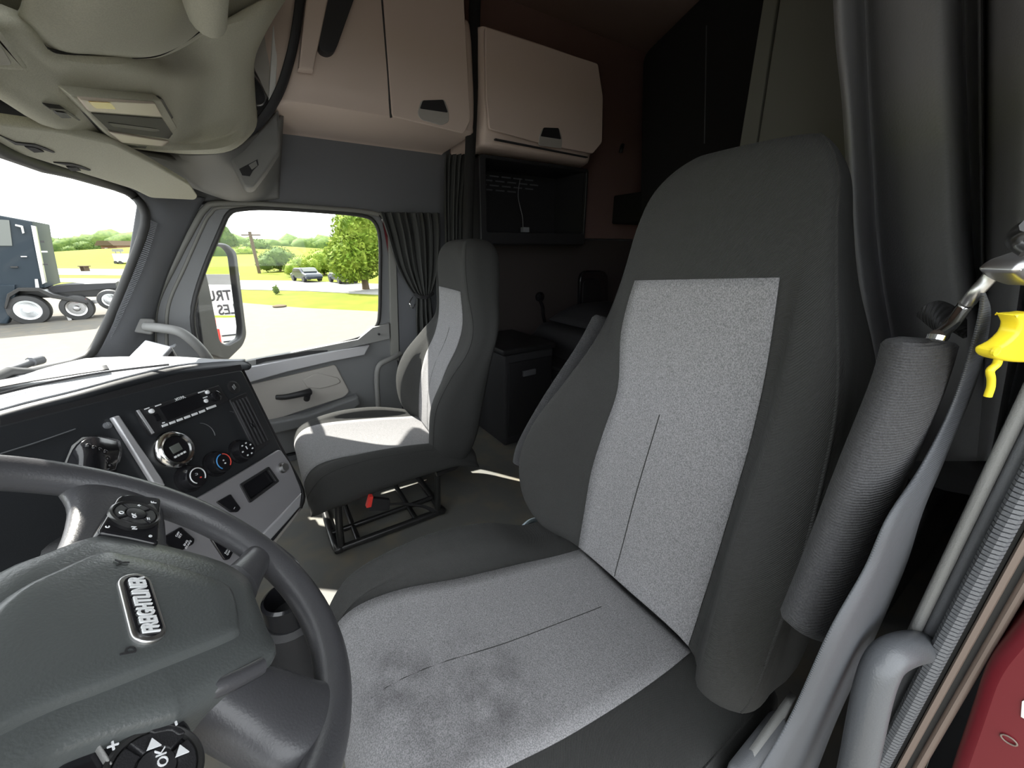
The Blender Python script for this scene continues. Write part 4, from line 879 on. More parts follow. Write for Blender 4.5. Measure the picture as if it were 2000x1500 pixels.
def pcr(y, zf, zp, zn, lowf=.17, low=None, xf=1.67, xn=1.175, p2=1.58, p4=1.26):
    low = lowf
    return [Vector(p) for p in ((xf, y, low + .03), (xf + .005, y, max(zf - .05, low + .035)), (xf - .015, y, zf), ((xf + p2) / 2 - .01, y, zf + .006), (p2, y, zp + .012), ((p2 + p4) / 2, y, zp), (p4, y, zp + .012), ((p4 + xn) / 2, y, zn + .006), (xn + .012, y, zn - .006), (xn, y, max(zn - .035, low + .025)), (xn + .002, y, low + .02), ((xf + xn) / 2, y, low))]
PCR = [
 pcr(-.60, .235, .235, .25), pcr(-.52, .27, .262, .30, .20), pcr(-.45, .30, .275, .315, .205), pcr(-.34, .333, .296, .335, .205), pcr(-.22, .347, .315, .348, .20),
 pcr(-.13, .342, .325, .348, .19), pcr(-.07, .328, .322, .335, .19), pcr(-.035, .305, .302, .305, .185), pcr(-.015, .265, .265, .265, .18, xn=1.19), pcr(-.02, .225, .225, .225, .17, xf=1.65, xn=1.21)]
co2, cp2, GC2 = seat_mesh(PCR, NU, NV, lambda i, j: 4 * NU <= j < 6 * NU and NV <= i, pa, 'cushion', 'cushion_panel', M['fabric'], M['greyfab'], crease=[(8 * NU, 5, 40)], label='light grey cushion panel in the sun')
# frame
fr = [(1.62, -.07), (1.21, -.07), (1.21, -.45), (1.62, -.45)]
tube('base_rail', [Vector((x, y, .022)) for x, y in ((1.62, -.10), (1.62, -.085), (1.60, -.068), (1.24, -.068), (1.212, -.085), (1.212, -.10), (1.212, -.43), (1.24, -.455), (1.60, -.455), (1.62, -.43))], .013, M['steel'], pa, n=10, closed=True, sub=3)
for x, y in ((1.215, -.085), (1.61, -.085), (1.215, -.44), (1.61, -.44)):
    tube('leg', [Vector((x, y, .025)), Vector((x + .0, y - .004, .10)), Vector((x + .0, y - .012, .20))], .012, M['steel'], pa, n=10, sub=2)
tube('cross_rail', [Vector((1.30, -.07, .03)), Vector((1.30, -.45, .03))], .010, M['steel'], pa, n=8, sub=1)
tube('cross_rail', [Vector((1.212, -.35, .03)), Vector((1.62, -.35, .03))], .010, M['steel'], pa, n=8, sub=1)
tube('cross_rail', [Vector((1.212, -.14, .03)), Vector((1.62, -.14, .03))], .009, M['steel'], pa, n=8, sub=1)
tube('back_support', [Vector((1.20, -.44, .20)), Vector((1.20, -.52, .205)), Vector((1.20, -.555, .23)), Vector((1.20, -.56, .30))], .010, M['steel'], pa, n=8)
tube('back_support', [Vector((1.60, -.44, .20)), Vector((1.60, -.52, .205)), Vector((1.60, -.555, .23)), Vector((1.60, -.56, .30))], .010, M['steel'], pa, n=8)
bk2 = thing('seat_buckle', 'seat belt buckle with red button hanging under passenger seat', 'buckle', px(740, 985, X=1.16))
P2 = Pl(px(740, 985, X=1.15), (0, -1, .05), (0, .05, 1))
plate('buckle_body', P2, [rnd(P2.L([(722, 972), (762, 976), (760, 996), (720, 997)]), .004)], -.014, .004, M['black'], bk2, .002)
plate('buckle_button', P2, [P2.L([(722, 970), (729, 970), (725, 990), (716, 992)], .005)], -.012, .006, M['redp'], bk2)
tube('buckle_strap', [px(760, 985, X=1.15), px(790, 984, X=1.15), px(830, 990, X=1.152), px(850, 1000, X=1.155)], lambda t: (.003, .014), M['strap'], bk2, n=8)

# ================================================================== DRIVER DOORWAY: belt, clip, jamb
bt = thing('seat_belt', 'grey seat belt webbing running down beside the driver seat', 'seat belt', px(1900, 600, X=.05))
def ribbon(name, C, W_, m, parent, th=.0016):
    bm = bmesh.new(); Cc = cr(C, 8); Ww = cr(W_, 8)
    grid(bm, [[c - w_, c - w_ * .33, c + w_ * .33, c + w_] for c, w_ in zip(Cc, Ww)]); o = bm2(name, bm, m, parent, 80)
    md = o.modifiers.new('t', 'SOLIDIFY'); md.thickness = th; md.offset = 0; return o
def edge_ribbon(name, Lp, Rp, m, parent, th=.0016):
    bm = bmesh.new(); A_ = cr(Lp, 8); B_ = cr(Rp, 8)
    grid(bm, [[a.lerp(b, k / 4) for k in range(5)] for a, b in zip(A_, B_)]); o = bm2(name, bm, m, parent, 80)
    md = o.modifiers.new('t', 'SOLIDIFY'); md.thickness = th; md.offset = 0; return o
lft = [(1919, 572, .045), (1905, 650, .045), (1860, 790, .045), (1800, 910, .043), (1735, 1010, .042), (1690, 1110, .041), (1620, 1235, .041), (1545, 1400, .042), (1480, 1510, .043)]
rgt = [(1922, 572, .045), (1932, 625, .043), (1905, 745, .042), (1842, 900, .038), (1800, 1000, .036), (1765, 1110, .035), (1700, 1260, .034), (1635, 1400, .034), (1592, 1510, .034)]
edge_ribbon('belt_webbing', [px(u, v, X=x) for u, v, x in lft], [px(u, v, X=x) for u, v, x in rgt], M['belt'], bt)
tube('belt_guide', [px(1950, 517, X=.045), px(1930, 545, X=.047), px(1905, 572, X=.05), px(1892, 590, X=.052)], lambda t: .0038, M['satin'], bt, n=10)
tg = thing('belt_tongue', 'shiny chrome seat belt tongue with looped black strap', 'belt tongue', px(1860, 635, X=.06))
tube('tongue_bar', [px(1888, 592, X=.056), px(1880, 604, X=.057), px(1855, 636, X=.058), px(1830, 655, X=.06)], .0042, M['chrome'], tg, n=10)
tube('tongue_bar', [px(1830, 655, X=.06), px(1826, 664, X=.06)], .005, M['chrome'], tg, n=10, sub=1)
box('tongue_plate', Pl(px(1846, 655, X=.062), (0, -1, .3), (0, .3, 1)), -.005, .006, -.005, .005, -.002, .002, M['chrome'], tg, .001)
edge_ribbon('strap_loop', [px(1790, 614, X=.10), px(1806, 598, X=.095), px(1830, 588, X=.09), px(1862, 600, X=.085), px(1885, 625, X=.08)], [px(1832, 648, X=.085), px(1836, 640, X=.08), px(1848, 640, X=.078), px(1868, 650, X=.075), px(1885, 660, X=.07)], M['strap'], tg, .003)
rt = thing('belt_retractor', 'silver and black seat belt anchor at the right edge', 'belt anchor', px(1985, 530, X=.03))
PA = Pl(px(1985, 530, X=.034), (-.2, -1, 0), (0, 0, 1))
plate('anchor_cover', PA, [rnd(PA.L([(1964, 530), (1984, 508), (2040, 488), (2070, 545), (2015, 560), (1985, 548)]), .006)], -.012, .004, M['satin'], rt, .003)
tube('anchor_cord', [px(2010, 440, X=.03), px(1985, 455, X=.035), px(1982, 475, X=.035), px(2005, 492, X=.03)], .003, M['steel'], rt, n=8)
# yellow cutter
yk = thing('belt_cutter', 'yellow plastic belt cutter hanging beside the seat belt', 'belt cutter', px(1970, 660, X=.02))
PY = Pl(px(1970, 660, X=.030), (-.35, -1, 0), (0, 0, 1))
bl = [p[:2] for p in cr([Vector((*p, 0)) for p in PY.L([(1968, 613), (1990, 611), (2015, 613), (2012, 660), (1995, 700), (1985, 706), (1950, 703), (1930, 697), (1925, 688), (1930, 678), (1950, 668), (1970, 650), (1976, 632), (1969, 618)])], 2, True)]
plate('cutter_body', PY, [bl], -.006, .004, M['yellow'], yk, .002)
tube('cutter_hook', [PY.wp(1950, 700, 0), PY.wp(1946, 712, 0), PY.wp(1934, 724, 0), PY.wp(1936, 740, 0), PY.wp(1935, 756, 0), PY.wp(1929, 774, 0)], .0022, M['yellow'], yk, n=8)
lathe('cutter_rivet', PY, *PY.px(1946, 686, .004), [(.0032, .003), (.0032, .0045), (.0022, .0042), (.001, .0045)], M['yellow'], yk, n=16)
# jamb strips: vertical profile bands at the rear edge of the doorway
def X_at(u, v, Y): return px(u, v, Y=Y).x
YJ = -.45
us = [(1752, 'dark', -.47), (1768, 'sealgrey', -.455), (1800, 'trim', -.45), (1838, 'trim2', -.445), (1866, 'sealgrey', -.44)]
def jb(i, u0, u1, m, y0, y1, z0=-.05, z1=1.5, bev=.004, label=None):
    x1 = X_at(u0, 1300, y1); x0 = X_at(u1, 1300, y1)
    return struct(wbox('trim_%d' % i, x0, x1, y0, y1, z0, z1, M[m], None, bev), label)
jb(12, 1738, 1768, 'trim2', -.60, -.44, label='grey edge of the driver door pillar')
jb(13, 1768, 1800, 'trim', -.60, -.445)
jb(14, 1800, 1838, 'sealgrey', -.60, -.436)
jb(15, 1838, 1858, 'seal', -.60, -.446)
jb(16, 1858, 1880, 'peach', -.60, -.438)
jb(17, 1880, 1896, 'seal', -.60, -.446)
jb(18, 1896, 1925, 'peach', -.60, -.44)
# ribbed bulb seal
bm = bmesh.new(); xs = X_at(1820, 1300, -.436)
for k in range(330): tube_bm(bm, [Vector((xs, -.433, .1 + k * .004)), Vector((xs, -.433, .103 + k * .004))], .006, 8, False, 1)
struct(bm2('trim_19', bm, M['trim']), 'ribbed rubber seal on the driver door pillar')
PJ = Pl((0, -.43, 0), (-1, 0, 0), (0, 0, 1))
rb = plate('trim_20', PJ, [rnd(PJ.L([(2060, 1120), (1980, 1232), (1924, 1300), (1892, 1400), (1858, 1500), (1800, 1700), (2300, 1700), (2300, 1100)]), .02)], -.14, 0, M['red'], None, .008); struct(rb, 'maroon painted body panel at the driver door pillar')
a, b = PJ.px(1970, 1447, .002)
mk = tube('round_mark', [PJ.pt(a + .004 * cos(t), b + .003 * sin(t), .001) for t in [k * pi / 8 for k in range(16)]], .0006, M['peach'], None, n=6, closed=True, sub=1); tag(mk, 'small round ring mark on the maroon painted panel', 'ring mark')
st = plate('paper_sticker', PJ, [PJ.L([(1996, 1370), (2060, 1340), (2060, 1440), (1994, 1400)], .001)], 0, .001, M['white'], None); tag(st, 'white paper sticker on the maroon panel at the right edge', 'sticker')
# grab handle by driver door
dg = thing('grab_handle', 'glossy grey grab handle at the driver door pillar', 'grab handle', px(1700, 1350, Y=-.36))
tube('handle_bar', [px(1800, 1262, Y=-.44), px(1765, 1268, Y=-.40), px(1730, 1290, Y=-.375), px(1708, 1340, Y=-.365), px(1690, 1420, Y=-.36), px(1672, 1510, Y=-.36), px(1650, 1600, Y=-.36)], lambda t: (.0125, .0115), mat('glossy_grey', (.085, .09, .098), .32, bump=(600, .15)), dg, n=16)

# ================================================================== OUTSIDE
G0 = -1.3
def gp(pts, z=G0): return [(p.x, p.y) for p in (px(u, v, Z=z) for u, v in pts)]
grass = mat('grass', (.095, .115, .010), .9, bump=(8, .5), vary=(.7, (.13, .145, .014), .35, .7), spec=.08)
asph = mat('asphalt', (.125, .119, .106), .9, bump=(40, .4), vary=(3, (.15, .135, .11), .45, .62), spec=.08)
road = mat('pale_road', (.24, .235, .22), .9, spec=.08)
leafA = mat('leaves_bright', (.09, .15, .015), .7, vary=(2, (.21, .27, .04), .35, .65), spec=.08)
leafB = mat('leaves_dark', (.05, .09, .022), .8, vary=(1.2, (.10, .15, .035), .35, .65), spec=.08)
bark = mat('bark', (.10, .075, .05), .9, spec=.08)
FL = Pl((0, 0, 0), (1, 0, 0), (0, 1, 0))
struct(plate('ground', FL, [[(-60, -160), (260, -160), (260, 220), (-60, 220)]], G0 - .10, G0, grass, None), 'green lawn and fields around the lot')
struct(plate('trim_21', FL, [gp([(-400, 590), (0, 577), (120, 571), (220, 567), (471, 592), (590, 602), (733, 609), (900, 622)]) + [(6, -45), (-40, -45), (-40, 30)]], G0, G0 + .02, asph), 'pale asphalt parking lot beside the truck')
struct(plate('trim_22', FL, [gp([(-300, 548), (0, 550), (235, 553), (465, 566), (600, 569), (735, 576), (1000, 590), (1000, 566), (735, 555), (582, 549), (465, 548), (235, 545), (0, 543), (-300, 541)])], G0, G0 + .03, road), 'pale road crossing behind the lawn')
struct(plate('trim_23', FL, [gp([(-300, 535), (0, 536), (235, 538), (330, 541), (330, 530), (235, 526), (0, 524), (-300, 522)])], G0, G0 + .03, road), 'second pale road beyond the lawn')
# hill with a pale farm track
def hill(name, cx_, cy_, rx, ry, h, m, rot=0):
    bm = bmesh.new(); rows = []
    for i in range(25):
        r = i / 24; zz = h * (.5 + .5 * cos(pi * r))
        rows.append([Vector((cx_ + rx * r * cos(t) * cos(rot) - ry * r * sin(t) * sin(rot), cy_ + rx * r * cos(t) * sin(rot) + ry * r * sin(t) * cos(rot), G0 - .05 + zz)) for t in [2 * pi * k / 48 for k in range(48)]])
    grid(bm, rows, cu=True); bmesh.ops.remove_doubles(bm, verts=bm.verts, dist=.0001); return bm2(name, bm, m)
struct(hill('trim_24', 110, 60, 55, 55, 3.0, grass), 'low green hill on the horizon')
struct(hill('trim_25', 130, 5, 60, 60, 3.2, grass), 'green rise behind the bushes')
def leafy(name, base, crowns, m, label, group=None, trunk=(.25, 2), n=1500, ls=.35, cat='tree', blob=.8):
    """crowns: list of (centre offset, radii)"""
    t = thing(name, label, cat, base, group); B = Vector(base); bm = bmesh.new(); rr = random.Random(sum(map(ord, label)))
    tot = sum(r[0] * r[1] + r[2] * r[0] for c, r in crowns)
    for c, r in crowns:
        C = B + Vector(c)
        mtx = Matrix.Translation(C) @ Matrix.Diagonal((r[0] * blob, r[1] * blob, r[2] * blob, 1))
        res = bmesh.ops.create_icosphere(bm, subdivisions=3, radius=1, matrix=mtx)
        for v in res['verts']:
            d = v.co - C; v.co = C + d * (1 + .28 * noise.noise(v.co * (1.6 / max(.6, r[0] * .5))))
        for k in range(int(n * (r[0] * r[1] + r[2] * r[0]) / tot)):
            d = Vector((rr.gauss(0, 1), rr.gauss(0, 1), rr.gauss(0, 1))).normalized() * (rr.uniform(.72, 1.06))
            p = C + Vector((d.x * r[0], d.y * r[1], d.z * r[2])); s = ls * rr.uniform(.5, 1.2)
            a = Vector((rr.gauss(0, 1), rr.gauss(0, 1), rr.gauss(0, 1))).normalized(); b = a.orthogonal().normalized()
            q4 = [bm.verts.new(p + a * s * x + b * s * y * .7) for x, y in ((-.5, 0), (0, -.35), (.5, 0), (0, .35))]
            bm.faces.new(q4)
    bm2('foliage', bm, m, t, 180, norm=False)
    if trunk:
        tube('trunk', [B + Vector((0, 0, -.05)), B + Vector((.03, 0, trunk[1] * .5)), B + Vector((0, 0, trunk[1]))], lambda s: trunk[0] * (1 - .35 * s), bark, t, n=8)
    return t
def gpt(u, v): p = px(u, v, Z=G0); return (p.x, p.y, G0)
def sc_(u, v):   # metres per pixel at a ground point
    p = px(u, v, Z=G0); return (p - O).dot(FWD) / FPX
# big tree at right of the passenger window
b = gpt(715, 566); s = sc_(715, 566)
leafy('tree', b, [((0, 0, 90 * s), (48 * s, 48 * s, 68 * s)), ((.3, -.2, 140 * s), (30 * s, 30 * s, 38 * s)), ((-.6, .8, 60 * s), (42 * s, 40 * s, 42 * s)), ((.3, -1.6, 70 * s), (42 * s, 40 * s, 50 * s))], leafA, 'big leafy tree at the rear corner of the passenger window', trunk=(.22, 40 * s), n=9000, ls=.28)
for (u, v, wd, ht, m, lab, nm, cat) in (
    (548, 530, 36, 36, leafB, 'round darker bush to the right of the utility pole', 'bush', 'bush'),
    (592, 539, 30, 30, leafA, 'bright green bush behind the left car on the road', 'bush', 'bush'),
    (634, 537, 34, 38, leafA, 'tall bright bushes between the two cars on the road', 'bush', 'bush'),
    (676, 541, 26, 32, leafB, 'dark bush partly behind the big tree by the road', 'bush', 'bush'),
    (443, 505, 26, 52, leafB, 'tall tree above the mirror outside the passenger window', 'tree', 'tree'),
    (480, 508, 26, 20, leafA, 'low bright bush row beside the mirror outside', 'bush', 'bush'),
    (505, 505, 32, 28, leafB, 'small tree line behind the utility pole', 'tree', 'tree'),
    (170, 503, 34, 32, leafB, 'dark round bush cluster seen through the windshield beside the house', 'bush', 'bush'),
    (132, 497, 26, 32, leafB, 'leftmost far tree beside the parked black truck', 'tree', 'tree'),
    (240, 491, 22, 24, leafB, 'far tree behind the brick house', 'tree', 'tree')):
    B0 = gpt(u, v); s = sc_(u, v); kk = 1.0 if u < 300 else 1.3; w_ = wd * s * kk; h_ = ht * s * kk
    leafy(nm, B0, [((0, 0, h_ * .5), (w_ * .62, w_ * .62, h_ * .5)), ((-.45 * w_, .45 * w_, h_ * .36), (w_ * .4, w_ * .4, h_ * .34)), ((.35 * w_, -.4 * w_, h_ * .38), (w_ * .4, w_ * .4, h_ * .38))], m, lab, trunk=(w_ * .05, h_ * .4), n=1600, ls=w_ * .09, cat=cat)
# far tree belt
tb = []
bm = bmesh.new(); rr = random.Random(3)
for k in range(150):
    t = k / 149; ang = radians(-52 + 100 * t); R_ = rr.uniform(150, 165)
    p = Vector((R_ * cos(ang), R_ * sin(ang), G0 + 1.5)); r_ = rr.uniform(2.2, 4.4)
    mtx = Matrix.Translation(p) @ Matrix.Diagonal((r_ * 1.4, r_ * 1.4, r_ * 1.25, 1)); res = bmesh.ops.create_icosphere(bm, subdivisions=2, radius=1, matrix=mtx)
    for v in res['verts']: v.co += (v.co - p) * .35 * noise.noise(v.co * .5)
tag(bm2('tree_belt', bm, leafB, None, 180), 'distant dark tree belt along the horizon', 'trees', kind='stuff')
# utility pole
b = gpt(507, 534); s = sc_(507, 534)
pole = thing('utility_pole', 'thin dark utility pole standing in the field', 'pole', b)
tube('pole_shaft', [Vector(b) + Vector((0, 0, -.05)), Vector(b) + Vector((.0, .1, 76 * s))], .14, bark, pole, n=8, sub=1)
tube('cross_arm', [Vector(b) + Vector((-.4, -.7, 70 * s)), Vector(b) + Vector((.4, .8, 70 * s))], .06, bark, pole, n=6, sub=1)
# cars
carp = {'blue': mat('car_dark_blue', (.02, .028, .04), .25, coat=.5), 'silver': mat('car_silver', (.10, .11, .12), .3, metal=.4)}
def car(u, v, paint, label, ang):
    k_ = .64
    b = Vector(gpt(u, v)); t = thing('car', label, 'car', b, 'cars driving on the far road')
    fx = Vector((cos(ang), sin(ang), 0)); cp = Pl(b + Vector((0, 0, .05)), fx, (0, 0, 1))
    prof = [(x * k_, y * k_) for x, y in [(-2.2, .3), (-2.25, .75), (-1.6, .92), (-1.0, 1.42), (.6, 1.45), (1.3, .98), (2.1, .82), (2.25, .55), (2.2, .3)]]
    plate('body', cp, [rnd(prof, .1)], -.9 * k_, .9 * k_, carp[paint], t, .08)
    for nn, sd in (('side_window', .905), ('side_window', -.905)): plate(nn, cp, [rnd([(x * k_, y * k_) for x, y in [(-1.35, .95), (-.92, 1.36), (.55, 1.38), (1.1, .97)]], .05)], sd * k_ - .02, sd * k_ + .02, M['gloss'], t)
    fw = Pl(cp.pt(1.0 * k_, 1.2 * k_, 0), cp.n * -1, (cp.uy * .47 + cp.ux * -.7)); box('windshield', fw, -.72 * k_, .72 * k_, -.33 * k_, .26 * k_, .0, .06, M['lcd'], t)
    for a in (-1.4, 1.4):
        for sd in (-.82, .82): 
            wpn = Pl(cp.pt(a * k_, .33 * k_, sd * k_), cp.ux, cp.uy); lathe('wheel', wpn, 0, 0, [(.33 * k_, -.1), (.33 * k_, .1), (.18 * k_, .11), (.02, .09)], M['seal'], t, n=20)
car(600, 550, 'blue', 'dark blue car on the road, nearer the window middle', radians(196))
car(671, 553, 'silver', 'silver car on the road beside the big tree', radians(188))
# road sign and mailbox
sg = thing('roadside_sign', 'small white sign board just right of the mirror', 'sign', gpt(463, 548))
b = Vector(gpt(463, 548)); s = sc_(463, 548)
VP = Pl(b, FWD.cross(Vector((0, 0, 1))), (0, 0, 1))
box('sign_board', VP, -6 * s, 7 * s, 10 * s, 26 * s, -.03, .03, M['white'], sg); box('sign_post', VP, -.05, .05, -.05, 10 * s, -.04, .0, bark, sg)
box('sign_mark', VP, -2.5 * s, 3.5 * s, 17 * s, 20 * s, .03, .04, M['redp'], sg); box('sign_hole', VP, -1.5 * s, 2.5 * s, 18 * s, 19 * s, .035, .045, M['white'], sg)
b = Vector(gpt(168, 530)); s = sc_(168, 530); VM = Pl(b, FWD.cross(Vector((0, 0, 1))), (0, 0, 1))
bn = thing('picnic_bench', 'small dark bench shape on the far grass strip', 'bench', b)
box('bench_top', VM, -8 * s, 8 * s, 9 * s, 10.5 * s, -.25, .25, bark, bn)
for a in (-5, 3): box('bench_leg', VM, a * s, (a + .8) * s, -.1, 9 * s, -.25, .25, bark, bn)
# pickup / trailer behind the pillar
b = Vector(gpt(232, 517)); s = sc_(232, 517); VM = Pl(b, FWD.cross(Vector((0, 0, 1))), (0, 0, 1))
tr = thing('white_trailer', 'small white trailer parked in front of the brick house', 'trailer', b)
box('trailer_box', VM, -7 * s, 9 * s, 4 * s, 20 * s, -1.5, 0, M['white'], tr, .05); box('trailer_rack', VM, -6 * s, 5 * s, 24 * s, 29 * s, -1, -.1, M['trim2'], tr)
box('rack_post', VM, -6 * s, -5 * s, 20 * s, 24 * s, -.6, -.5, M['trim2'], tr); box('rack_post', VM, 4 * s, 5 * s, 20 * s, 24 * s, -.6, -.5, M['trim2'], tr)
for a in (-4, 5): lathe('wheel', VM, a * s, 4 * s, [(3.2 * s, -.2), (3.2 * s, .1), (.1, .1)], M['seal'], tr, n=16)
b = Vector(gpt(220, 506)) + Vector((0, 0, 1.2)); s = sc_(220, 506); VM = Pl(b, FWD.cross(Vector((0, 0, 1))), (0, 0, 1))
ho = thing('brick_house', 'low brick house with brown roof far behind the windshield', 'house', b)
box('house_wall', VM, -15 * s, 16 * s, -1.4, 14 * s, -8, 0, mat('brick', (.30, .16, .11), .9), ho)
plate('house_roof', VM, [[(-18 * s, 14 * s), (19 * s, 14 * s), (10 * s, 23 * s), (-10 * s, 23 * s)]], -9, 1, bark, ho)
box('house_window', VM, -8 * s, -3 * s, 5 * s, 10 * s, 0, .05, M['white'], ho)
# small weeds
wd_ = leafy('weed_clump', gpt(541, 575), [((0, 0, .22), (.16, .16, .25))], leafB, 'small weed clump standing in the lawn', trunk=None, n=120, ls=.12, cat='plant')
lp_ = thing('flat_debris', 'flat brown debris at the lawn edge of the lot', 'debris', gpt(547, 600)); b = Vector(gpt(547, 600))
loft('debris_body', [[b + Vector((x * k, y * k, z)) for x, y in ((.3, 0), (.1, .25), (-.25, .2), (-.3, -.1), (0, -.25))] for k, z in ((.9, 0.02), (1, .07), (.5, .1))], bark, lp_)

# ---- parked black semi tractor
wc = px(55, 634, Z=G0); TK = Pl(wc, Matrix.Rotation(radians(-12), 3, 'Z') @ (wc - O).cross(Vector((0, 0, 1))), (0, 0, 1))   # a right, b up, n towards us
st_ = (wc - O).dot(FWD) / FPX
tk = thing('black_semi_truck', 'black semi truck parked outside seen through the windshield', 'truck', wc)
paint = mat('truck_black', (.022, .032, .042), .5, spec=.2); wht = mat('wheel_white', (.75, .77, .78), .35, metal=.3)
def T(pts, c=0): return TK.L(pts, c)
plate('sleeper_cab', TK, [T([(-420, 400), (0, 420), (52, 430), (62, 432), (70, 480), (88, 562), (60, 566), (-420, 600)], -.2)], -2.6, -.2, paint, tk, .05)
plate('hood', TK, [T([(-900, 520), (-420, 500), (-420, 620), (-900, 640)], -.2)], -2.5, -.3, paint, tk, .08)
plate('side_fairing', TK, [T([(-420, 560), (30, 556), (30, 600), (15, 632), (-420, 640)], -.15)], -.5, -.10, paint, tk, .03)
plate('fairing_panel', TK, [T([(60, 440), (69, 442), (90, 552), (82, 556)], -.15)], -.30, -.16, M['satin'], tk, .01)
plate('window_panel', TK, [T([(-60, 425), (18, 430), (24, 480), (-60, 480)], -.18)], -.22, -.17, M['lcd'], tk)
plate('grab_rail', TK, [T([(30, 438), (44, 441), (47, 455), (44, 456), (41, 444), (30, 441)], -.14)], -.2, -.12, M['white'], tk)
plate('exhaust_stack', TK, [T([(68, 545), (74, 545), (78, 566), (70, 566)], -.14)], -.4, -.12, M['satin'], tk)
plate('chassis_frame', TK, [T([(-300, 566), (232, 560), (236, 578), (-300, 590)], -.7)], -1.7, -.6, M['steel'], tk, .02)
plate('deck_plate', TK, [T([(98, 560), (130, 556), (226, 552), (228, 562), (98, 572)], -.6)], -1.6, -.5, M['dark'], tk)
for (u, v, R_) in ((55, 606, 29), (150, 602, 25), (216, 586, 21), (-620, 612, 30)):
    a, b = TK.px(u, v, -.1); R2 = R_ * st_
    wh = lathe('wheel', TK, a, b, [(R2 * .5, -.55), (R2 * .97, -.5), (R2, -.4), (R2, -.15), (R2 * .94, -.08), (R2 * .68, -.06), (R2 * .64, -.10)], M['seal'], tk, n=40)
    lathe('wheel_disc', TK, a, b, [(R2 * .66, -.10), (R2 * .62, -.07), (R2 * .52, -.09), (R2 * .44, -.16), (R2 * .30, -.17), (R2 * .24, -.10), (R2 * .14, -.04), (R2 * .01, -.03)], wht if u != 150 else M['satin'], wh, n=40)
    for k in range(10):
        t = k * 2 * pi / 10; lathe('wheel_nut', TK, a + R2 * .38 * cos(t), b + R2 * .38 * sin(t), [(R2 * .05, -.17), (R2 * .05, -.12), (R2 * .02, -.115)], M['seal'], wh, n=8)
plate('rear_fender', TK, [T([(8, 602), (14, 574), (35, 562), (75, 562), (105, 575), (128, 580), (170, 590), (172, 594), (125, 586), (100, 582), (75, 569), (38, 569), (20, 580), (13, 603)], -.02)], -.6, 0, M['steel'], tk, .01)
for (u0, c) in ((122, -.1), (164, -.6)):
    plate('mudflap_hanger', TK, [T([(u0, 588), (u0 + 46, 584), (u0 + 48, 590), (u0 + 4, 595)], c)], c - .1, c, M['redp'] if c == -.1 else M['satin'], tk)
    plate('mudflap', TK, [T([(u0, 592), (u0 + 8, 592), (u0 + 20, 628), (u0 + 12, 630), (u0 + 4, 610)], c)], c - .5, c, M['satin'], tk, .01)
plate('fuel_tank', TK, [rnd(T([(-260, 590), (-40, 590), (-40, 632), (-260, 632)], -.1), .15)], -.75, -.1, M['satin'], tk, .1)
for k, (u, v, uu, vv) in enumerate(((78, 470, 86, 474), (80, 490, 92, 493), (84, 515, 93, 518), (40, 500, 52, 502), (20, 520, 34, 523))):
    plate('body_trim', TK, [T([(u, v), (uu, v), (uu + 1, vv), (u + 1, vv)], -.15)], -.2, -.15, M['satin'] if k % 2 else M['seal'], tk)
# second truck chassis far behind it omitted: hidden by pillar

# ---- wiper
wi = thing('wiper_arm', 'dark wiper arm resting on the outside of the windshield', 'wiper', px(40, 715, X=1.62))
tube('wiper_rod', [px(-120, 752, X=1.45), px(0, 727, X=1.60), px(50, 712, X=1.68), px(68, 704, X=1.70)], lambda t: .007 + .006 * t, M['trim'], wi, n=8)
tube('wiper_cap', [px(60, 707, X=1.69), px(80, 702, X=1.72)], .014, M['trim'], wi, n=10, sub=1)

# ---- side mirror with a real reflection of a sign behind the truck
mr = thing('side_mirror', 'tall black door mirror outside the passenger window', 'mirror', px(435, 580, X=2.3))
Mc = px(432, 575, X=2.32)
din = (Mc - O).normalized()
dout = Vector((.62, -.78, .02)).normalized()
nm = (dout - din).normalized()
MP = Pl(Mc, Vector((0, 0, 1)).cross(nm), (0, 0, 1))
MP = Pl(Mc, MP.ux, MP.uy)
hous = rnd(MP.L([(378, 470), (440, 476), (458, 492), (478, 655), (470, 676), (440, 705), (392, 690), (380, 600)]), .03)
gl = rnd(MP.L([(384, 478), (437, 482), (450, 497), (468, 640), (466, 660), (440, 674), (425, 668), (404, 560)]), .025)
plate('mirror_housing', MP, [hous, gl], -.06, .012, M['black'], mr, .008)
plate('mirror_back', MP, [hous], -.10, -.055, M['black'], mr, .02)
plate('mirror_glass', MP, [gl], -.02, -.003, M['mirror'], mr)
tube('mirror_arm', [MP.wp(400, 690, -.05), px(390, 720, X=2.15), px(380, 740, X=2.08)], .03, M['black'], mr)
tube('mirror_arm', [MP.wp(392, 480, -.05), px(380, 470, X=2.15), px(372, 468, X=2.08)], .02, M['black'], mr)
def refl(p): return p - MP.n * (2 * (p - MP.pt(0, 0, -.003)).dot(MP.n))
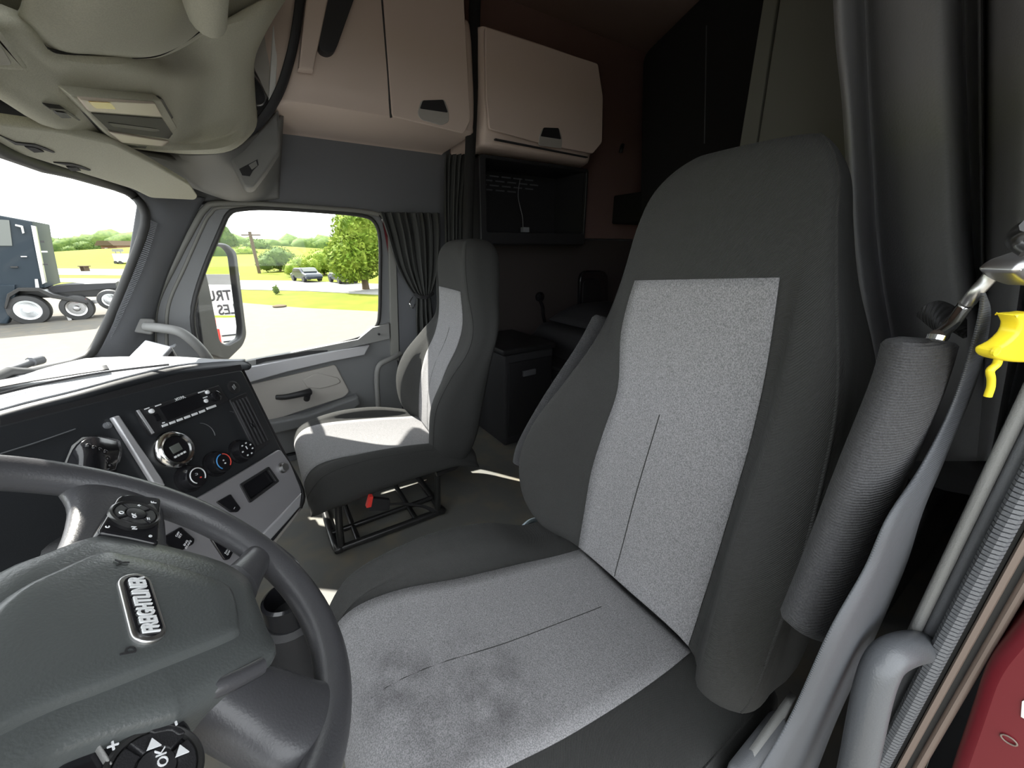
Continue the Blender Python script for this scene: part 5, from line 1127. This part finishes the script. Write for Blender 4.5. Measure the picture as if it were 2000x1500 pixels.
Dv = 9.0
Vo = O + din * Dv
VV = Pl(Vo, din.cross(Vector((0, 0, 1))), (0, 0, 1))
ro = refl(Vo); rx = refl(Vo + VV.ux) - ro; ry = refl(Vo + VV.uy) - ro
RP = Pl(ro, -rx, ry)
def rl(pts, c=0): return [(-a, b) for a, b in VV.L(pts)]
if RP.n.dot(Mc - ro) < 0: print('WARN sign faces away')
sgn = thing('dealer_sign', 'large white board with big dark letters, seen reversed in the door mirror', 'sign', (RP.o.x, RP.o.y, G0))
plate('sign_board', RP, [rl([(300, 556), (520, 556), (520, 616), (300, 616)])], -.05, 0, M['white'], sgn)
plate('sign_header', RP, [rl([(300, 536), (520, 536), (520, 556), (300, 556)])], -.05, 0, M['trim2'], sgn)
ss = (din * Dv).dot(FWD) / FPX
a1, b1 = rl([(452, 577)])[0]; a2, b2 = rl([(462, 604)])[0]
text('sign_lettering', RP, 'TRUCK', 27 * ss, a1, b1, .01, M['dark'], sgn, bold=.006, align='LEFT', ext=.004, sx=.78)
text('sign_lettering', RP, 'LES', 27 * ss, a2, b2, .01, M['dark'], sgn, bold=.006, align='LEFT', ext=.004, sx=.78)
plate('sign_post', RP, [[(-.9, b2 - 2.5), (-.8, b2 - 2.5), (-.8, b2), (-.9, b2)]], -.1, -.05, M['trim2'], sgn)
plate('sign_post', RP, [[(.8, b2 - 2.5), (.9, b2 - 2.5), (.9, b2), (.8, b2)]], -.1, -.05, M['trim2'], sgn)
vn = thing('white_van', 'white and red van parked under the sign, seen in the mirror', 'van', (RP.o.x, RP.o.y, G0))
plate('van_body', RP, [rnd(rl([(418, 622), (500, 617), (500, 660), (424, 662), (418, 645)]), .05)], .0, 1.2, M['white'], vn, .03)
plate('van_stripe', RP, [rl([(417, 622), (426, 622), (432, 660), (424, 662)])], .0, 1.22, M['redp'], vn)
a, b = rl([(443, 632)])[0]
for k in (0, 1): box('van_mark', RP, a - .1, a + .1, b - .02 - k * .1, b - k * .1, 1.2, 1.22, M['dark'], vn)
